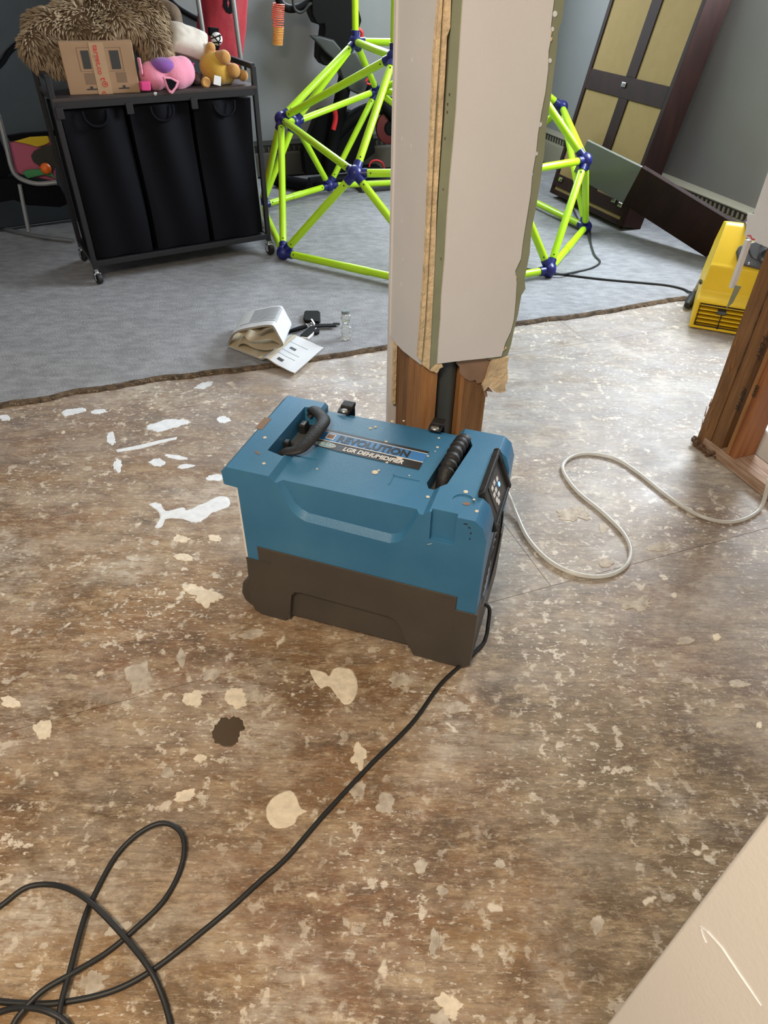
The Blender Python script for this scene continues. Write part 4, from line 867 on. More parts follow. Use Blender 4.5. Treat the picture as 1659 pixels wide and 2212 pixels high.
for i in range(NT):
    p = Vector(pp[i]); nn_ = Vector(nrm[i]); fl = Vector((noise.noise(p*8), noise.noise(p*8+Vector((9, 0, 0))), -.9+noise.noise(p*8+Vector((0, 9, 0))))); fl = (fl-nn_*fl.dot(nn_))
    if fl.length > 1e-4: fl.normalize()
    t = (nn_*.75+fl*.8).normalized(); L_ = rng.uniform(.020, .034); s1 = t.orthogonal().normalized(); s2 = t.cross(s1); r = .0030
    k = len(vs); q = p+t*L_+Vector((0, 0, -.004)); m_ = p+t*L_*.5
    vs += [p+s1*r, p-s1*r*.5+s2*r*.87, p-s1*r*.5-s2*r*.87, m_+s1*r*1.1, m_-s1*r*.55+s2*r*.95, m_-s1*r*.55-s2*r*.95, q]
    fs += [(k, k+1, k+4, k+3), (k+1, k+2, k+5, k+4), (k+2, k, k+3, k+5), (k+3, k+4, k+6), (k+4, k+5, k+6), (k+5, k+3, k+6)]
meshobj('blanket_cloth', me, 'shag_dark', bkt)
obj('shaggy_tufts', MB().add(vs, fs), 'shag', bkt)['kind'] = 'stuff'
# strand of ribbed knit behind, upper right of the heap
kn = thing('knit_scarf', 'ribbed brown knit bundle behind the blanket, above the white pillow', 'scarf', tuple(bb(370, 30, .30)))
mbk = MB()
for k in range(9):
    o_ = k*6.5
    mbk.tube(crom([bb(318+o_*.2, -6+o_*.45, .30), bb(352+o_*.1, 2+o_*.55, .29), bb(382, 22+o_*.5, .27-.004*k), bb(390-o_*.12, 52+o_*.25, .25)], 6), .0115, 8)
obj('knit_ribs', mbk, mat('brown_knit', (0.16, 0.115, 0.08), 0.9, var=0.2, vscale=30), kn, smooth=60)

# satin pillow
def pillow(name, label, c, X, Y, N, hx, hy, th, m):
    nu, nv_ = 22, 16; top = []; bot = []
    for i in range(nu+1):
        a, b = [], []
        for j in range(nv_+1):
            u = -1+2*i/nu; v = -1+2*j/nv_; px_ = u*(1-.10*(1-v*v)*0 - .08*v*v*0); t = (1-u**4)*(1-v**4); t = max(t, 0)**.55
            wu = u*(1-.07*(1-abs(v))**1), v*(1-.07*(1-abs(u)))
            wr_ = .006*noise.noise(Vector((u*3, v*3, 1)))
            base_ = c+X*hx*wu[0]+Y*hy*wu[1]
            a.append(base_+N*(th*t+wr_*t)); b.append(base_-N*(th*t*.9))
        top.append(a); bot.append(b)
    me = MB().grid(top).grid([r[::-1] for r in bot])
    o = obj(name, me, m, smooth=60); return props(o, label, 'pillow')
vC = (Cm.to_3x3() @ X0); vD = (Cm.to_3x3() @ Y0)
pc = bb(408, 92, .16); px_ = (vC*.92-EZ*.30).normalized(); pn_ = (-vD*.72+EZ*.62); pn_ = (pn_-px_*pn_.dot(px_)).normalized(); py_ = pn_.cross(px_)
pillow('throw_pillow', 'ivory satin pillow tucked between the blanket and the yellow plush', pc, px_, py_, pn_, 48*pxm, 34*pxm, .052, 'satin')

# pink and purple plush lying on its side
pk = thing('pink_plush_toy', 'pink and purple plush animal with a black-lined ear on the cart shelf', 'plush toy', tuple(cshelf(360, 195)))
cb = bb(372, 160, .07); mbp = MB().ell(cb, (40*pxm, .07, 36*pxm), None, 22, 14).ell(bb(330, 165, .06), (32*pxm, .055, 30*pxm), None, 18, 12).ell(bb(395, 155, .07), (28*pxm, .06, 32*pxm), None, 18, 12)
meshobj('plush_body', remesh(mbp, .010, 6), 'pinkplush', pk)
obj('plush_vest', MB().ell(bb(350, 142, .052), (30*pxm, .055, 17*pxm), None, 18, 12), 'purple', pk, smooth=70)
e0, e1, e2, e3 = bb(355, 165, -.012), bb(384, 176, -.02), bb(373, 203, -.028), bb(364, 196, -.026)
ear = [bb(353, 166, 0), bb(370, 168, 0), bb(388, 176, 0), bb(384, 188, 0), bb(373, 203, 0), bb(366, 200, 0), bb(358, 182, 0)]
eo = obj('plush_ear', MB().prism([((Ci@p).x, (Ci@p).z) for p in ear], Vector((0, -.030, 0)), X0, Z0, Y0, .014), 'pinkplush', pk, False if False else True) if False else None
def cprism(pts, v, dep, m, name, parent, bevel=.003):
    L_ = [Ci @ bb(x, y, v) for x, y in pts]; mb = MB().prism([(p.x, p.z) for p in L_], Vector((0, v, 0)), X0, Z0, Y0, dep); mb.v = [Cm @ p for p in mb.v]
    return obj(name, mb, m, parent, bevel=bevel)
eo = cprism([(352, 166), (370, 167), (388, 176), (384, 188), (373, 204), (366, 201), (358, 184)], -.026, .016, 'pinkplush', 'plush_ear', pk, .004)
cprism([(358, 170), (370, 171), (382, 178), (378, 188), (371, 196), (366, 192), (362, 182)], -.028, .004, 'fabric_black', 'ear_lining', eo, .001)
cprism([(304, 178), (325, 176), (327, 197), (306, 197)], -.02, .04, 'hotpink', 'plush_foot', pk, .006)
cprism([(408, 132), (414, 138), (421, 136), (416, 144), (420, 151), (411, 149), (408, 156)], .05, .012, 'hotpink', 'plush_bow', pk, .002)
cprism([(299, 126), (304, 125), (310, 160), (306, 163)], -.005, .03, 'pinkplush', 'plush_arm', pk, .004)

# dark patterned pouch
props(meshobj('fabric_pouch', remesh(MB().ell(bb(425, 172, .10), (17*pxm, .04, 13*pxm), None, 16, 10).ell(bb(416, 168, .12), (14*pxm, .04, 16*pxm), None, 16, 10), .012, 4), 'darkpattern'), 'small dark patterned cloth pouch between the pink and yellow plush toys', 'pouch')

# yellow plush lying upside down
ty = thing('yellow_plush_toy', 'mustard yellow plush bear lying head-down beside the pillow', 'plush toy', tuple(cshelf(470, 183)))
mby = MB().ell(bb(462, 145, .10), (34*pxm, .062, 34*pxm), None, 22, 14).ell(bb(470, 158, .08), (30*pxm, .055, 26*pxm), None, 20, 12).ell(bb(488, 165, .09), (22*pxm, .05, 18*pxm), None, 18, 12)
meshobj('plush_body', remesh(mby, .010, 6), 'yellowplush', ty)
for (p, q, r_, nm) in [((448, 130, .10), (455, 103, .10), 11, 'plush_arm'), ((466, 128, .09), (484, 124, .05), 15, 'plush_leg'), ((488, 152, .08), (505, 153, .04), 15, 'plush_leg'), ((505, 160, .07), (525, 163, .05), 12, 'plush_arm')]:
    A1, B1 = bb(*p), bb(*q); lg = obj(nm, MB().tube(crom([A1, A1.lerp(B1, .5)+EZ*.004, B1], 5), [r_*pxm*.9]*10+[r_*pxm], 14).ell(B1, r_*pxm*1.02, None, 14, 10), 'tanplush', ty, smooth=60)
    if nm == 'plush_leg': obj('foot_pad', MB().ell(B1-vD*r_*pxm*.75, (r_*pxm*.8, r_*pxm*.35, r_*pxm*.8), Matrix.Rotation(math.radians(CA), 3, 'Z'), 14, 8), 'creamplush' if False else 'tanplush', lg, smooth=60)
obj('plush_ear', MB().lathe([(.002, -.006), (.016, -.006), (.022, 0), (.016, .006), (.010, .004), (.002, .003)], bb(445, 178, .02), -vD, 18), 'tanplush', ty, smooth=60)
cprism([(463, 162), (478, 166), (477, 186), (461, 182)], .008, .0015, 'label_white', 'care_tag', ty, .0003)
# little black and white toy behind it
kt = thing('patchwork_ball', 'small black and white patchwork soft ball above the yellow plush', 'ball', tuple(bb(467, 82, .20)))
meshobj('ball', remesh(MB().ell(bb(468, 84, .20), (14*pxm, 14*pxm, 14*pxm), None, 20, 12), .006, 2), 'whiteblack', kt)
for pts in ([(455, 84), (466, 80), (478, 76)], [(458, 76), (468, 86), (474, 98)], [(474, 74), (476, 84), (470, 94)], [(456, 92), (466, 92), (478, 92)]):
    obj('seam', MB().tube([bb(x, y, .20-14*pxm*.92) for x, y in pts], .0028, 6), 'fabric_black', kt)
cprism([(453, 59), (473, 61), (474, 78), (454, 78)], .20, .03, 'fabric_black', 'ball_strap', kt, .003)
cprism([(466, 96), (476, 100), (472, 110), (464, 104)], .19, .03, 'fabric_black', 'ball_strap', kt, .003)

# ================================================================== BEHIND THE CART
def cb2(px, py, v): return bb(px, py, v)
# red bag standing on the floor behind
rb = thing('red_duffel', 'tall red nylon bag with black patches standing behind the cart', 'bag', tuple(Cm @ Vector((.75, .62, 0))), CA)
V = .56
pts = [(446, -40), (440, 40), (439, 100), (443, 150), (452, 300), (528, 300), (531, 140), (536, 80), (540, 30), (541, -40)]
L_ = [Ci @ bb(x, y, V) for x, y in pts]
rows = []
for z in [0.0+.012, .1, .25, .4, .55, .65, .75, .85, .95, 1.05, 1.15, 1.3]:
    xa = np.interp(z, [L_[4].z, L_[3].z, L_[2].z, L_[1].z, L_[0].z], [L_[4].x, L_[3].x, L_[2].x, L_[1].x, L_[0].x]); xb = np.interp(z, [L_[5].z, L_[6].z, L_[7].z, L_[8].z, L_[9].z], [L_[5].x, L_[6].x, L_[7].x, L_[8].x, L_[9].x])
    c = (xa+xb)/2; h = (xb-xa)/2; rows.append([Cm @ Vector((c+h*math.copysign(abs(math.cos(a))**.7, math.cos(a)) + .006*math.sin(9*z+3*a), V+.07+.085*math.sin(a)+.008*math.sin(12*z+5*a), z)) for a in [2*PI*k/28 for k in range(29)]])
obj('bag_body', MB().grid(rows), 'redcloth', rb, smooth=70)
cprism([(484, -40), (482, 14), (490, 28), (497, 31), (502, 28), (502, -40)], V-.022, .012, 'fabric_black', 'bag_patch', rb, .002)
cprism([(527, 134), (534, 131), (533, 152), (526, 156)], V-.012, .05, 'fabric_black', 'bag_patch', rb, .002)
pl_ = thing('clothes_rack', 'pair of bare grey metal poles rising behind the cart by the red bag', 'rack', tuple(Cm @ Vector((.62, .46, 0))), CA)
for (x0, y0, x1, y1) in ((496, -60, 524, 160), (419, -60, 440, 80)):
    p, q = bb(x0, y0, .43), bb(x1, y1, .43); d_ = (q-p).normalized(); t = (q.z-.02)/-d_.z; obj('pole', MB().cyl(p-d_*.4, q+d_*t, .0115, 14), 'pole', pl_, smooth=60)
f0, f1 = bb(524, 160, .43), bb(440, 80, .43)
obj('foot_bar', MB().cyl(Cm @ Vector((.30, .43, .012)), Cm @ Vector((1.0, .43, .012)), .0115, 12), 'pole', pl_, smooth=60)
# large dark grey panel behind everything at the left
dk = thing('folded_mat', 'large dark grey padded mat with a black rim behind the cart', 'mat', tuple(Cm @ Vector((.1, .70, 0))), CA)
VM = 1.02
po_ = [(438, 140), (440, 52), (415, 36), (380, 14), (340, -30), (250, -120), (-260, -160), (-260, 700)]
L_ = [Ci @ bb(x, y, VM) for x, y in po_]; po2 = [(p.x, max(p.z, .015)) for p in L_]; po2[-1] = (po2[-1][0], .015); po2 = po2+[(po2[0][0]-.02, .015)]
mb = MB().prism(po2, Vector((0, VM, 0)), X0, Z0, Y0, .06); mb.v = [Cm @ p for p in mb.v]
obj('mat_panel', mb, 'darkgrey', dk, bevel=.012)
obj('mat_rim', MB().tube(crom([bb(x, y, VM-.004) for x, y in ((440, 60), (436, 46), (412, 33), (380, 12), (340, -30), (250, -120))], 5), .012, 8), 'fabric_black', dk, smooth=60)
obj('mat_strap', MB().tube(crom([bb(x, y, VM-.006) for x, y in ((-60, 190), (0, 140), (20, 112), (50, 88), (90, 78))], 6), .012, 8), 'fabric_black', dk, smooth=60)
# child's bouncer seat left of the cart
bo = thing('bouncer_seat', "child's folding seat with pink and yellow cloth and grey tube frame left of the cart", 'seat', tuple(fp(70, 512)), 15)
def kb(px, py, v=.0):
    n = Cm.to_3x3() @ Y0; return onp(px, py, Cm @ Vector((0, .38+v, 0)), n)
def tub_(pts, r=.011, nm='frame_tube', m='pole', v=0.0): return obj(nm, MB().tube(crom([kb(x, y, v) if len((x, y)) == 2 else x for x, y in pts], 6), r, 10), m, bo, smooth=60)
tub_([(-20, 200), (0, 262), (14, 318), (25, 362), (36, 380), (55, 391), (85, 397), (122, 394)])
tub_([(42, 398), (50, 440), (58, 480), (62, 500)], .010)
q = [fp(x, y, CT+.011) for x, y in ((-60, 470), (-10, 488), (25, 498), (65, 507), (105, 514), (158, 520))]
obj('foot_rail', MB().tube(crom(q, 6), .011, 10), 'pole', bo, smooth=60)
def cl(pts, v, dep, m, nm):
    L_ = [Ci @ kb(x, y, v) for x, y in pts]; mb = MB().prism([(p.x, p.z) for p in L_], Vector((0, .38+v, 0)), X0, Z0, Y0, dep); mb.v = [Cm @ p for p in mb.v]; return obj(nm, mb, m, bo, bevel=.004)
cl([(20, 308), (70, 300), (112, 297), (122, 392), (48, 378), (34, 372)], .06, .02, 'cloth_pink', 'seat_cloth')
cl([(30, 306), (65, 296), (104, 294), (108, 308), (96, 314), (80, 318), (60, 312)], .045, .015, 'cloth_yellow', 'cloth_patch')
cl([(110, 313), (92, 318), (74, 328), (68, 338), (72, 350), (88, 360), (112, 370), (122, 360), (118, 312)], .04, .018, 'cloth_charcoal', 'cloth_patch')
cl([(48, 374), (60, 368), (90, 366), (112, 374), (120, 388), (110, 382), (95, 378), (60, 386)], .03, .02, 'cloth_green', 'cloth_patch')
obj('toy_knob', MB().ell(kb(99, 364, .02), .025, None, 16, 10), 'orange', bo, smooth=70)
cl([(16, 294), (50, 288), (100, 285), (140, 278), (140, 292), (90, 296), (60, 300), (22, 306)], .05, .03, 'fabric_black', 'headrest')
cl([(-60, 388), (30, 386), (130, 402), (150, 440), (130, 448), (60, 444), (30, 432), (-60, 450)], .02, .22, 'fabric_black', 'seat_base')
cl([(-120, 260), (0, 300), (16, 340), (26, 372), (-10, 400), (-120, 420)], .06, .05, 'fabric_black', 'side_cloth')

# ================================================================== DOME CLIMBER
dm = thing('dome_climber', 'lime green tube climbing dome with navy blue hubs on the carpet', 'climber', (0.2, 4.3, CT))
dc = Vector((0.2, 4.3, 0)); ZG = .036+CT
def polar(deg, r, z): a = math.radians(deg); return dc + Vector((r*math.cos(a), r*math.sin(a), z))
H_ = dict(C=fp(612, 546, ZG), O=fp(958, 622, ZG), K=fp(1186, 583, ZG), L=fp(1265, 490, ZG), G=fp(711, 401, ZG+.02), M=polar(172, 1.0, ZG), N=polar(62, 1.0, ZG),
          A=fp(607, 256, .545), B=fp(767, 374, .46), F=fp(814, 196, .575), H=fp(636, 264, .475), I=fp(1264, 346, .47), J=fp(1214, 231, .56), P=polar(-66, .88, .48),
          D=fp(768, 90, .865), E=fp(851, 122, .88), X=polar(-38, .52, .87), Y=polar(52, .52, .87))
tubes = ['CO', 'OK', 'KL', 'LN', 'NG', 'GM', 'MC', 'AC', 'AM', 'BC', 'BO', 'PO', 'PK', 'IK', 'IL', 'JL', 'JN', 'FN', 'FG', 'HG', 'HM', 'AB', 'BP', 'PI', 'IJ', 'JF', 'FH', 'HA', 'AD', 'AE', 'BE', 'HD', 'FD', 'FY', 'JY', 'IX', 'PX', 'PE', 'DE', 'EX', 'XY', 'YD']
rad = .0185
for t in tubes:
    p, q = H_[t[0]], H_[t[1]]; d_ = (q-p).normalized(); L_ = (q-p).length
    mb = MB().tube([p+d_*.048, p+d_*.06, q-d_*.06, q-d_*.048], [rad*.82, rad, rad, rad*.82], 16)
    if t in ('CO', 'OK', 'KL', 'NG', 'GM'): mb.cyl(p+d_*(L_*.42), p+d_*(L_*.56), rad*1.09, 16)
    tb = obj('tube', mb, 'lime', dm, smooth=50)
    u_ = d_.orthogonal().normalized(); cd = (Vector((0, 0, CH))-p); u_ = (cd-d_*cd.dot(d_)).normalized()
    if t in ('CO', 'AB', 'AC', 'BC', 'BE', 'AE', 'AD', 'BO', 'BP', 'IK', 'PK', 'GM', 'FG'):
        for k in (p+d_*.075, q-d_*.075): obj('bolt', MB().ell(k+u_*rad, .004, None, 8, 6), 'black', tb)
for k, p in H_.items():
    mb = MB().ell(p, .036, None, 20, 12)
    for t in tubes:
        if k in t:
            o_ = H_[t[1] if t[0] == k else t[0]]; d_ = (o_-p).normalized(); mb.cyl(p, p+d_*.058, rad*1.18, 14)
    obj('hub', mb, 'navy', dm, smooth=45)
for k in ('D', 'E', 'X', 'Y'):
    obj('upright_tube', MB().cyl(H_[k]+EZ*.045, H_[k]+EZ*.72, rad, 16), 'lime', dm, smooth=50)
    obj('hub', MB().cyl(H_[k], H_[k]+EZ*.055, rad*1.2, 16), 'navy', dm, smooth=45)

# ================================================================== EXERCISE BIKE
kP = Vector((-.33, 5.19, 0)); kA = 20.5
bike = thing('exercise_bike', 'black exercise bike with red accents standing behind the climbing dome', 'exercise bike', tuple(vpl(720, 395, kP, kA).xy)+(CT,), kA)
kn_ = -EY
def kb_(px, py, v=0.0): return onp(px, py, kP+EY*v, EY)
def kpr(pts, v, dep, m, nm, parent=None, bevel=.012):
    L_ = [kb_(x, y, v) for x, y in pts]; O_ = L_[0]; mb = MB().prism([((p-O_).dot(EX), p.z) for p in L_], Vector((O_.x, O_.y, 0)), EX, EZ, EY, dep); return obj(nm, mb, m, parent or bike, bevel=bevel)
def ktb(pts, r, m, nm, v=0.0, parent=None): return obj(nm, MB().tube(crom([kb_(x, y, v) for x, y in pts], 6), r, 12), m, parent or bike, smooth=60)
hbr = ktb([(596, -30), (604, 4), (622, 18), (646, 16), (668, 4), (690, -6), (730, -20)], .022, 'bikeblack', 'handlebar', -.02)
ktb([(632, -30), (634, 12), (644, 26), (656, 24), (668, 10), (680, 6)], .008, 'cord', 'brake_cable', -.05)
kpr([(672, -40), (674, 30), (684, 52), (692, 54), (700, 52), (702, 62), (698, 90), (692, 92), (690, 128), (700, 142), (734, 140), (756, 118), (774, 70), (782, 44), (776, 22), (772, -40)], -.06, .14, 'bikeblack', 'front_column')
kpr([(668, 76), (694, 78), (722, 86), (740, 108), (724, 132), (702, 112), (690, 98)], -.10, .03, 'bikegrey', 'side_fairing')
kpr([(738, 116), (768, 112), (790, 150), (800, 172), (786, 210), (756, 196), (740, 170), (730, 140)], -.04, .10, 'bikegrey', 'neck')
ktb([(750, 150), (732, 240), (716, 320), (706, 395)], .048, 'bikeblack', 'main_tube', .02)
ktb([(780, 160), (800, 190), (840, 240), (880, 300)], .040, 'bikeblack', 'down_tube', .02)
ktb([(716, 300), (770, 250), (850, 225), (950, 220)], .045, 'bikeblack', 'top_tube', .04)
fl_ = [kb_(860, 320, .04)]
fw_c = kb_(842, 275, .03)
wh = obj('flywheel', MB().lathe([(.02, -.02), (.085, -.016), (.10, -.012), (.104, 0), (.10, .012), (.085, .016), (.02, .02)], fw_c, EY, 40), 'darkred', bike, smooth=40)
obj('flywheel_cover', MB().lathe([(.02, -.030), (.040, -.030), (.046, -.024), (.046, .02)], fw_c, EY, 36), 'bikeblack', wh, smooth=40)
kpr([(655, 330), (690, 240), (720, 232), (800, 250), (812, 330), (770, 362), (660, 380)], .03, .10, 'bikeblack', 'frame_shell')
ktb([(722, 230), (725, 255), (720, 280)], .016, 'redplastic', 'tension_knob', -.10)
hook = ktb([(790, 176), (798, 168), (804, 174), (800, 182), (792, 180)], .006, 'redplastic', 'cable_loop', -.10)
ktb([(774, 62), (782, 70), (780, 82), (774, 86)], .010, 'redplastic', 'cable_loop', -.09)
ktb([(796, 372), (800, 352), (812, 346), (826, 352), (830, 366)], .006, 'redplastic', 'pedal_strap', -.08)
stb = MB().cyl(fp(596, 388, .055), fp(668, 402, .055), .040, 16)
obj('stabilizer', stb, 'bikeblack', bike, smooth=50)
for x in (612, 655):
    p = fp(x, 398 if x > 640 else 388, .034+CT); obj('transport_wheel', MB().lathe([(.010, -.016), (.030, -.016), (.033, 0), (.030, .016), (.010, .016)], p, EX*.3-EY, 20), 'rubber', bike, smooth=40)
obj('foot_plate', MB().box((-.05, -.05, CT), (.60, .12, .05), fp(790, 416), EX, EY, EZ), 'bikegrey', bike, bevel=.01)
obj('rear_rail', MB().cyl(fp(668, 395, .05), fp(1000, 360, .05), .034, 14), 'bikeblack', bike, smooth=50)
obj('pedal', MB().box((-.06, -.05, -.012), (.06, .05, .012), kb_(800, 362, -.05), EX, EY, EZ), 'bikeblack', bike, bevel=.004)
# slinky hanging from the handlebar
sl = thing('spring_toy', 'coral and amber plastic spring toy dangling from the bike handlebar', 'toy', tuple(kb_(600, 60, -.03)))
def coil(y0, y1, rpx, turns, m, nm, sq=1.0):
    n_ = int(turns*18); pts = []
    c0 = kb_(602, y0, -.03); c1 = kb_(599.5, y1, -.03); r = rpx*(kb_(610, 50, -.03)-kb_(600, 50, -.03)).length/10
    for i in range(n_+1):
        a = 2*PI*i/18; pts.append(c0.lerp(c1, i/n_)+EX*r*math.cos(a)+EY*r*math.sin(a))
    obj(nm, MB().tube(pts, .0032, 5), m, sl, smooth=70)
coil(6, 42, 12.5, 8, 'slinky_red', 'coil'); coil(42, 58, 11, 3, 'slinky_red', 'coil'); coil(58, 97, 10.5, 11, 'slinky_orange', 'coil')

# ================================================================== LEANING BOOKCASE
th = math.radians(11); upv = EX*math.sin(th)+EZ*math.cos(th); nbv = EX*math.cos(th)-EZ*math.sin(th); tk = .155
zb = tk*math.sin(th)+CT
BL = fp(1187, 415, zb); BR = fp(1340, 490, zb); gd = (BR-BL); BWd = gd.length; gd.normalize()
bk = thing('bookcase', 'dark walnut cabinet with tan panels leaning against the right wall', 'cabinet', tuple(BL))
nf = gd.cross(upv).normalized(); nf = nf if nf.dot(nbv) > 0 else -nf
def bk2(px, py): q = onp(px, py, BL, nf); return ((q-BL).dot(gd), (q-BL).dot(upv))
BLn = 1.30
def BK(s0, s1, r0, r1, d0, d1, m, nm, bevel=.002): return obj(nm, MB().box((s0, r0, d0), (s1, r1, d1), BL, gd, upv, nf), m, bk, bevel=bevel)
r1a, r1b = bk2(1193, 398)[1], bk2(1203, 374)[1]; r2a, r2b = bk2(1265, 191)[1], bk2(1279, 148)[1]
st = .030
BK(0, st, 0, BLn, 0, tk, 'walnut', 'side_board'); BK(BWd-st, BWd, 0, BLn, 0, tk, 'walnut', 'side_board')
BK(st, BWd-st, 0, .03, .0, tk, 'walnut', 'bottom_board'); BK(st, BWd-st, BLn-.03, BLn, 0, tk, 'walnut', 'top_board')
BK(st, BWd-st, r1a, r1b, 0, .03, 'walnut', 'rail'); BK(st, BWd-st, r2a, r2b, 0, .03, 'walnut', 'rail')
m0 = bk2(1352, 160)[0]; m1 = bk2(1371, 168)[0]
BK(m0, m1, r1b, r2a, 0.001, .03, 'walnut', 'stile'); BK(m0, m1, r2b, BLn-.03, 0.001, .03, 'walnut', 'stile')
for (a, b, c, d_) in ((st, BWd-st, .03, r1a), (st, m0, r1b, r2a), (m1, BWd-st, r1b, r2a), (st, m0, r2b, BLn-.03), (m1, BWd-st, r2b, BLn-.03)): BK(a, b, c, d_, .008, .014, 'tan_panel', 'back_panel', .0)
for (x, y) in ((1347, 184), (1212, 388), (1326, 434), (1340, 444)):
    s_, r_ = bk2(x, y); l = BK(s_-.018, s_+.018, r_-.012, r_+.012, -.008, 0, 'chrome', 'latch'); obj('latch_pin', MB().cyl(BL+gd*(s_+.006)+upv*r_-nf*.010, BL+gd*(s_+.006)+upv*r_-nf*.006, .006, 10), 'greyplastic', l)
# fallen shelf unit: glossy grey panel and brown board
fs_ = thing('fallen_shelf', 'dark brown shelf unit with a glossy grey panel slumped before the cabinet', 'shelf', tuple(fp(1420, 520, CT)))
e1 = fp(1525, 556, CT+.004); e2 = fp(1600, 492, .20)
A1 = fp(1345, 440, .16); A2 = fp(1386, 362, .40)
th_ = (e1-A1).cross(e2-A1).normalized()
def slab(Q, n_, t, m, nm, parent): 
    return obj(nm, MB().add(Q+[p+n_*t for p in Q], [(3, 2, 1, 0), (4, 5, 6, 7), (0, 1, 5, 4), (1, 2, 6, 5), (2, 3, 7, 6), (3, 0, 4, 7)]), m, parent, bevel=.002)
nb = (e1-A1).cross(A2-A1).normalized(); nb = nb if nb.dot(Vector((0, 0, CH))-A1) < 0 else -nb
E2 = onp(1600, 492, A1, nb)
slab([A1, A2, E2, e1], nb, .022, 'walnut', 'board', fs_)
slab([E2+nb*.023, e1+nb*.023, e1+nb*.12, E2+nb*.12], (e1-A1).normalized()*-1, .02, 'walnut', 'end_board', fs_)
Gp1 = fp(1236, 378, .26); ng = (A2-A1).cross(Gp1-A1).normalized(); ng = ng if ng.dot(Vector((0, 0, CH))-A1) < 0 else -ng
G3 = onp(1268, 304, A1, ng)
slab([A1, A2, G3, Gp1], ng, .012, 'glassgrey', 'glossy_panel', fs_)
legp = fp(1392, 500, CT)
slab([A1+nb*.03+EZ*-.0, A1+nb*.05, Vector((A1.x+.05, A1.y+.05, CT)), Vector((A1.x+.03, A1.y+.03, CT))], EX*.3+EY, .02, 'walnut', 'support_foot', fs_)

# ================================================================== AIR MOVER
AO = fp(1487, 708); AA = -22
am = thing('air_mover', 'yellow carpet blower with slatted outlet beside the right studs', 'blower', tuple(AO), AA)
Am = FM(AO, AA)
AW = .30
pf = [(0, .004), (0, .128), (.012, .140), (.034, .150), (.044, .165), (.060, .262), (.075, .275), (.175, .395), (.21, .405), (.34, .37), (.40, .27), (.41, .12), (.39, .004)]
shell = MB().prism([(y, z) for y, z in pf], (0, 0, 0), Y0, Z0, X0, AW)
# tapers slightly toward the top
for v in shell.v:
    k = max(0, (v.z-.14))/.26; v.x = AW/2+(v.x-AW/2)*(1-.10*k)+.012*k
me = boolean(shell, [MB().box((.016, -.05, .016), (AW-.016, .20, .118))])
meshobj('housing', me, 'yellow', am, local=True, bevel=.007, seg=3)
obj('outlet_throat', MB().box((.016, .19, .016), (AW-.016, .198, .118)), 'greyplastic', am, True)
for k in range(5):
    z = .030+k*.0185; obj('outlet_slat', MB().box((.017, .012, z), (AW-.017, .040, z+.006)), 'yellow', am, True)
obj('outlet_grid', MB().tube([(.020, .004, .020), (.020, .004, .114), (AW-.02, .004, .114), (AW-.02, .004, .020), (.020, .004, .020)], .0022, 6).cyl((.115, .004, .018), (.115, .004, .092), .0022, 6), 'black', am, True)
obj('grid_clamp', MB().box((.095, .0, .080), (.130, .03, .094)), 'greyplastic', am, True, bevel=.002)
obj('grid_foot', MB().ell((.115, .004, .020), .006, None, 10, 8), 'black', am, True)
# motor plate on the slope
sl0 = Vector((0, .075, .275)); sd = Vector((0, .10, .12)).normalized(); sn = Vector((0, -sd.z, sd.y))
mp_ = obj('motor_plate', MB().prism([(.115, .0), (.30, -.022), (.31, .10), (.16, .105), (.100, .075), (.095, .05)], sl0-sn*.004, X0, sd, sn, .020), 'greyplastic', am, True, bevel=.008)
c = sl0+X0*.215+sd*.045+sn*.016; obj('motor_ring', MB().lathe([(.020, 0), (.034, 0), (.034, .006), (.026, .008), (.020, .004)], c, sn, 28), 'black', mp_, True, smooth=40)
obj('plate_screw', MB().ell(sl0+X0*.155+sd*.004+sn*.018, .006, None, 10, 8), 'chrome', mp_, True)
obj('plate_screw', MB().ell(sl0+X0*.185+sd*.096+sn*.018, .006, None, 10, 8), 'chrome', mp_, True)
cordA = [Am @ p for p in (Vector((.10, .22, .405)), Vector((.105, .185, .408)), Vector((.125, .13, .36)), Vector((.155, .09, .315)), Vector((.185, .08, .30)))]
obj('switch_cord', MB().tube(crom(cordA, 6), .0045, 8), 'cord', am, smooth=60)
# plug and cords on the carpet
pg = thing('cord_plug', 'black plug junction lying on the floor beside the yellow blower', 'plug', tuple(fp(1490, 650)))
p1_, p2_ = fp(1484, 660, .022), fp(1502, 632, .024)
obj('plug_body', MB().tube([p1_, p1_.lerp(p2_, .3), p1_.lerp(p2_, .7), p2_], [.013, .021, .019, .010], 12), 'rubber', pg, smooth=60)
obj('plug_lead', MB().tube(crom([p2_, fp(1506, 628, .06), fp(1513, 606, .10), Am @ Vector((-.002, .12, .16))], 6), .0055, 8), 'cord', pg, smooth=60)
ch = CT+.005
ext = [fp(x, y, ch) for x, y in ((1010, 572), (1080, 574), (1130, 580), (1180, 588), (1240, 596), (1310, 604), (1390, 611), (1440, 616), (1475, 624))] + [fp(1488, 630, .02), fp(1500, 633, .022)]
props(obj('extension_cord', MB().tube(crom(ext, 7), .0055, 8), 'cord', smooth=70), 'black extension cord running over the carpet to the yellow blower', 'cord')
e2_ = [fp(x, y, z) for x, y, z in ((1238, 452, ch), (1250, 476, ch+.02), (1264, 484, ch+.045), (1274, 497, ch+.02), (1276, 525, ch), (1284, 550, ch), (1296, 566, ch), (1280, 578, ch), (1250, 586, ch), (1215, 592, ch+.012), (1170, 592, ch), (1120, 586, ch), (1060, 590, ch), (1000, 600, ch))]
props(obj('appliance_cord', MB().tube(crom(e2_, 7), .0052, 8), 'cord', smooth=70), "thin black cord draped over the dome's right rear hub", 'cord')

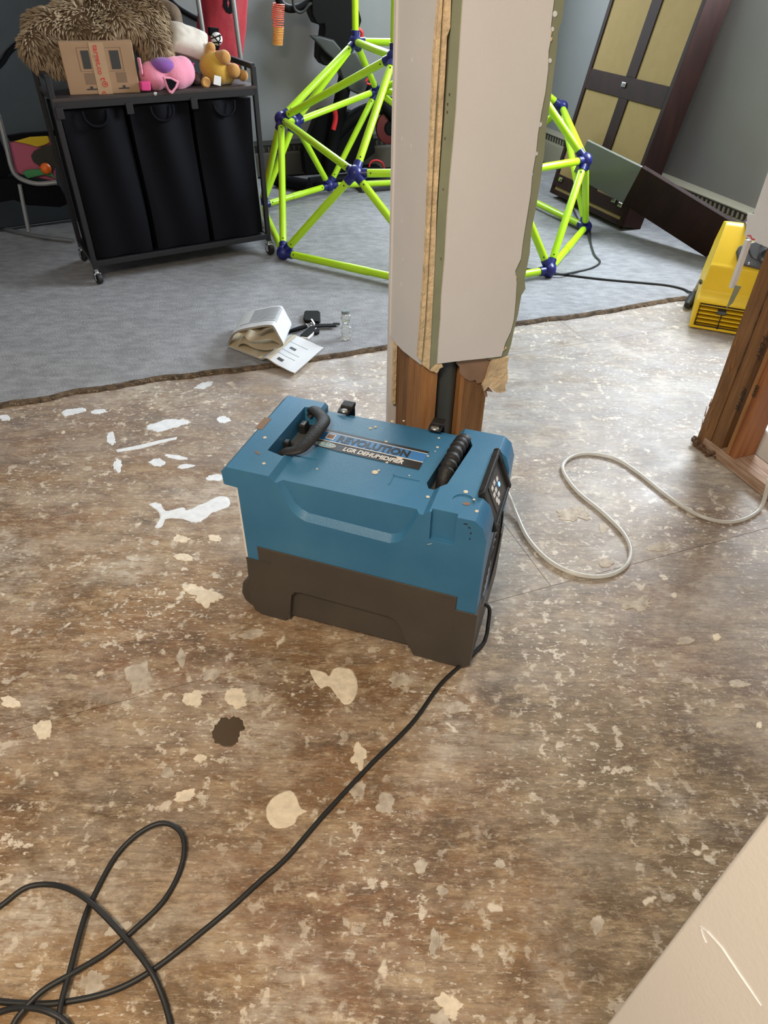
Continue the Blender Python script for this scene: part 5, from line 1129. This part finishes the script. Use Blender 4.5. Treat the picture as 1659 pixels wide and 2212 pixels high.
# ================================================================== SMALL THINGS ON THE CARPET
# rolled booklet
q0 = fp(637, 808, CT+.002); q1 = fp(493, 752, CT); dv = q1-q0; pang = math.degrees(math.atan2(dv.y, dv.x))
ext_ = fp(699, 753, CT)-fp(637, 808, CT); ext_.z = 0
pf_ = [(840, 850), (740, 790), (640, 740), (550, 683), (490, 690), (420, 714), (310, 660), (200, 622), (135, 575), (110, 525), (130, 460), (165, 405), (230, 368), (310, 345), (400, 330), (500, 312), (590, 312), (625, 345), (660, 410), (715, 515), (700, 545), (670, 560)]
pr = [vpl(470+x/5.03, 640+y/5.03, q0, pang) for x, y in pf_]
pr = crom(pr, 5)
bkl = thing('paper_booklet', 'rolled white paper booklet with its cover page flopped open on the carpet', 'booklet', tuple(q0))
n_ = len(pr); NV = 8
ext2_ = fp(637+16, 808-46, CT)-fp(637, 808, CT); ext2_.z = 0
def pget(i, j, lift=0.0):
    s = j/NV; t = i/(n_-1); k = 1.0 if t < .55 else 1.0
    k = min(1, max(0, (t-.10)/.28)); e = (ext_*(1-k)+ext2_*k)*s; p = pr[i]+e; 
    return Vector((p.x, p.y, max(p.z, CT+.006)))
rows = [[pget(i, j) for j in range(NV+1)] for i in range(n_)]
nrmz = []
for i in range(n_):
    t = pr[min(i+1, n_-1)]-pr[max(i-1, 0)]; nn_ = t.cross(ext_).normalized(); nrmz.append(nn_)
def sheet(i0, i1, off, m, nm, s0=0.0, s1=1.0, th=.0008):
    R = []
    for i in range(i0, i1+1):
        row = []
        for j in range(5):
            s = s0+(s1-s0)*j/4; a = rows[i][0].lerp(rows[i][-1], s); row.append(a+nrmz[i]*off)
        R.append(row)
    inner = [[p-nrmz[i0+k]*th for p in r] for k, r in enumerate(R)]
    mb = MB().grid(R).grid([r[::-1] for r in inner])
    mb.grid([[R[k][0], inner[k][0]] for k in range(len(R))]).grid([[inner[k][-1], R[k][-1]] for k in range(len(R))])
    return obj(nm, mb, m, bkl, smooth=70)
sg = 1 if nrmz[int(n_*.72)].z > 0 else -1
sheet(0, n_-1, 0, 'paper', 'cover_sheet')
for k, o_ in enumerate((.0022, .0044, .0066)): sheet(int(n_*(.14+.02*k)), n_-1-2*k, -o_*sg, 'paper_warm' if k % 2 == 0 else 'paper', 'inner_page')
sheet(0, int(n_*.16), .004*sg, 'paper_warm', 'inner_page', .0, 1.02)
for fp_ in ([(190, 600), (240, 525), (300, 520), (380, 560), (520, 590), (665, 566)], [(125, 500), (165, 440), (225, 400), (290, 440), (345, 490), (450, 485), (560, 470), (690, 530)], [(240, 385), (330, 362), (400, 385), (450, 408), (520, 365), (600, 335)], [(150, 560), (210, 560), (290, 610), (400, 650), (520, 640), (600, 600)]):
    pr2 = crom([vpl(470+x/5.03, 640+y/5.03, q0, pang) for x, y in fp_], 5); e3 = ext2_*.93; o3 = ext2_*.03
    R3 = [[Vector((p.x, p.y, max(p.z, CT+.006)))+o3+e3*(j/4) for j in range(5)] for p in pr2]
    t3 = [(R3[min(i+1, len(R3)-1)][0]-R3[max(i-1, 0)][0]).cross(e3).normalized() for i in range(len(R3))]
    R4 = [[p-t3[i]*.0012 for p in r] for i, r in enumerate(R3)]
    obj('folded_page', MB().grid(R3).grid([r[::-1] for r in R4]).grid([[R3[i][0], R4[i][0]] for i in range(len(R3))]).grid([[R4[i][-1], R3[i][-1]] for i in range(len(R3))]), 'paper_warm', bkl, smooth=70)
# printed lines on the roll and on the flopped page
for k in range(9):
    s = .30+k*.072; sheet(int(n_*.62), int(n_*.80), .0006*sg, 'print', 'printed_line', s, s+.030)
sheet(int(n_*.56), int(n_*.80), .0007*sg, 'print', 'printed_line', .22, .245)
up = 1 if nrmz[int(n_*.08)].z > 0 else -1
for a, b, s0, s1 in ((.085, .12, .12, .20), (.085, .12, .55, .62), (.05, .14, .30, .312), (.05, .14, .44, .452), (.05, .056, .12, .75), (.05, .14, .74, .752)):
    sheet(max(1, int(n_*a)), max(2, int(n_*b)), .0007*up, 'greyprint' if s1-s0 in (.20-.12, .62-.55) else 'print', 'printed_line', s0, s1, .0005)
# keys
ky = thing('key_bunch', 'bunch of black keys and fobs on the carpet right of the booklet', 'keys', tuple(fp(675, 705, CT)))
def kpx(x, y, z=CT): return fp(470+x/5.03, 640+y/5.03, z)
def flat(pts, z, t, m, nm, parent=None, bevel=.002):
    P = [kpx(x, y, z) for x, y in pts]; return obj(nm, MB().prism([(p.x, p.y) for p in P], (0, 0, z), X0, Y0, Z0, t), m, parent or ky, bevel=bevel)
flat([(945, 195), (960, 184), (1095, 184), (1115, 200), (1118, 290), (1100, 305), (945, 290), (932, 262)], CT+.004, .014, 'keyblack', 'key_fob', bevel=.004)
fb = flat([(900, 445), (1010, 350), (1050, 345), (1075, 355), (1040, 420), (980, 470), (905, 462)], CT+.002, .013, 'keyblack', 'car_key', bevel=.004)
flat([(902, 456), (975, 466), (1035, 416), (1074, 352), (1082, 362), (1042, 430), (985, 478), (908, 470)], CT+.001, .011, 'white_enamel', 'key_trim', fb)
flat([(1040, 400), (1080, 365), (1108, 385), (1105, 415), (1060, 428)], CT+.002, .012, 'keyblack', 'key_fob', bevel=.004)
a, b = kpx(745, 395, CT+.014), kpx(965, 325, CT+.016)
obj('penlight', MB().tube([a, a.lerp(b, .05), a.lerp(b, .6), b], [.004, .007, .010, .009], 12), 'keyblack', ky, smooth=50)
flat([(1060, 312), (1280, 308), (1290, 335), (1060, 345)], CT+.010, .006, 'keyblack', 'woven_strap')
obj('strap_buckle', MB().box((-.012, -.007, .006), (.018, .007, .017), kpx(1285, 322, CT)), 'greyplastic', ky, bevel=.002)
for c, r in (((1010, 310), .012), ((1040, 318), .010), ((975, 305), .009)):
    cc = kpx(*c, CT+.016); obj('split_ring', MB().tube([cc+Vector((r*math.cos(t*PI/10), r*math.sin(t*PI/10), .004*math.sin(t*PI/5+c[0]))) for t in range(21)], .0012, 6), 'chrome', ky, smooth=60)
flat([(1008, 250), (1030, 250), (1062, 300), (1048, 312)], CT+.019, .002, 'steel', 'key')
# crinkled clear bottle
bb0 = kpx(1400, 462, CT); bot = thing('clear_bottle', 'small crinkled clear plastic bottle standing right of the keys', 'bottle', tuple(bb0))
top = vpl(470+1400/5.03, 640+150/5.03, bb0, 0); hh = top.z-CT
prb = [(.016, 0), (.021, .002), (.0225, .08*1), (.0225, hh*.42), (.018, hh*.50), (.0165, hh*.58), (.020, hh*.68), (.020, hh*.84), (.014, hh*.92), (.013, hh*.96)]
prb = [(.016, 0), (.021, .003), (.0225, hh*.2), (.0215, hh*.40), (.017, hh*.50), (.0165, hh*.58), (.0195, hh*.68), (.019, hh*.82), (.0165, hh*.90)]
fine = []
for i in range(len(prb)-1):
    for k in range(4): fine.append((np.interp(k/4, [0, 1], [prb[i][0], prb[i+1][0]]), np.interp(k/4, [0, 1], [prb[i][1], prb[i+1][1]])))
fine.append(prb[-1])
mb = MB().lathe(fine, bb0+EZ*.001, EZ, 24)
for v in mb.v:
    r = v-bb0; rz = Vector((r.x, r.y, 0)); v += rz*(.22*noise.noise(v*90)+.05*math.sin(v.z*700))
obj('bottle_body', mb, 'clear', bot, smooth=25)
obj('bottle_cap', MB().lathe([(.0165, 0), (.0175, .002), (.0172, .009), (.014, .012)], bb0+EZ*(hh*.90), EZ+X0*-.2, 20), 'cap', bot, smooth=40)
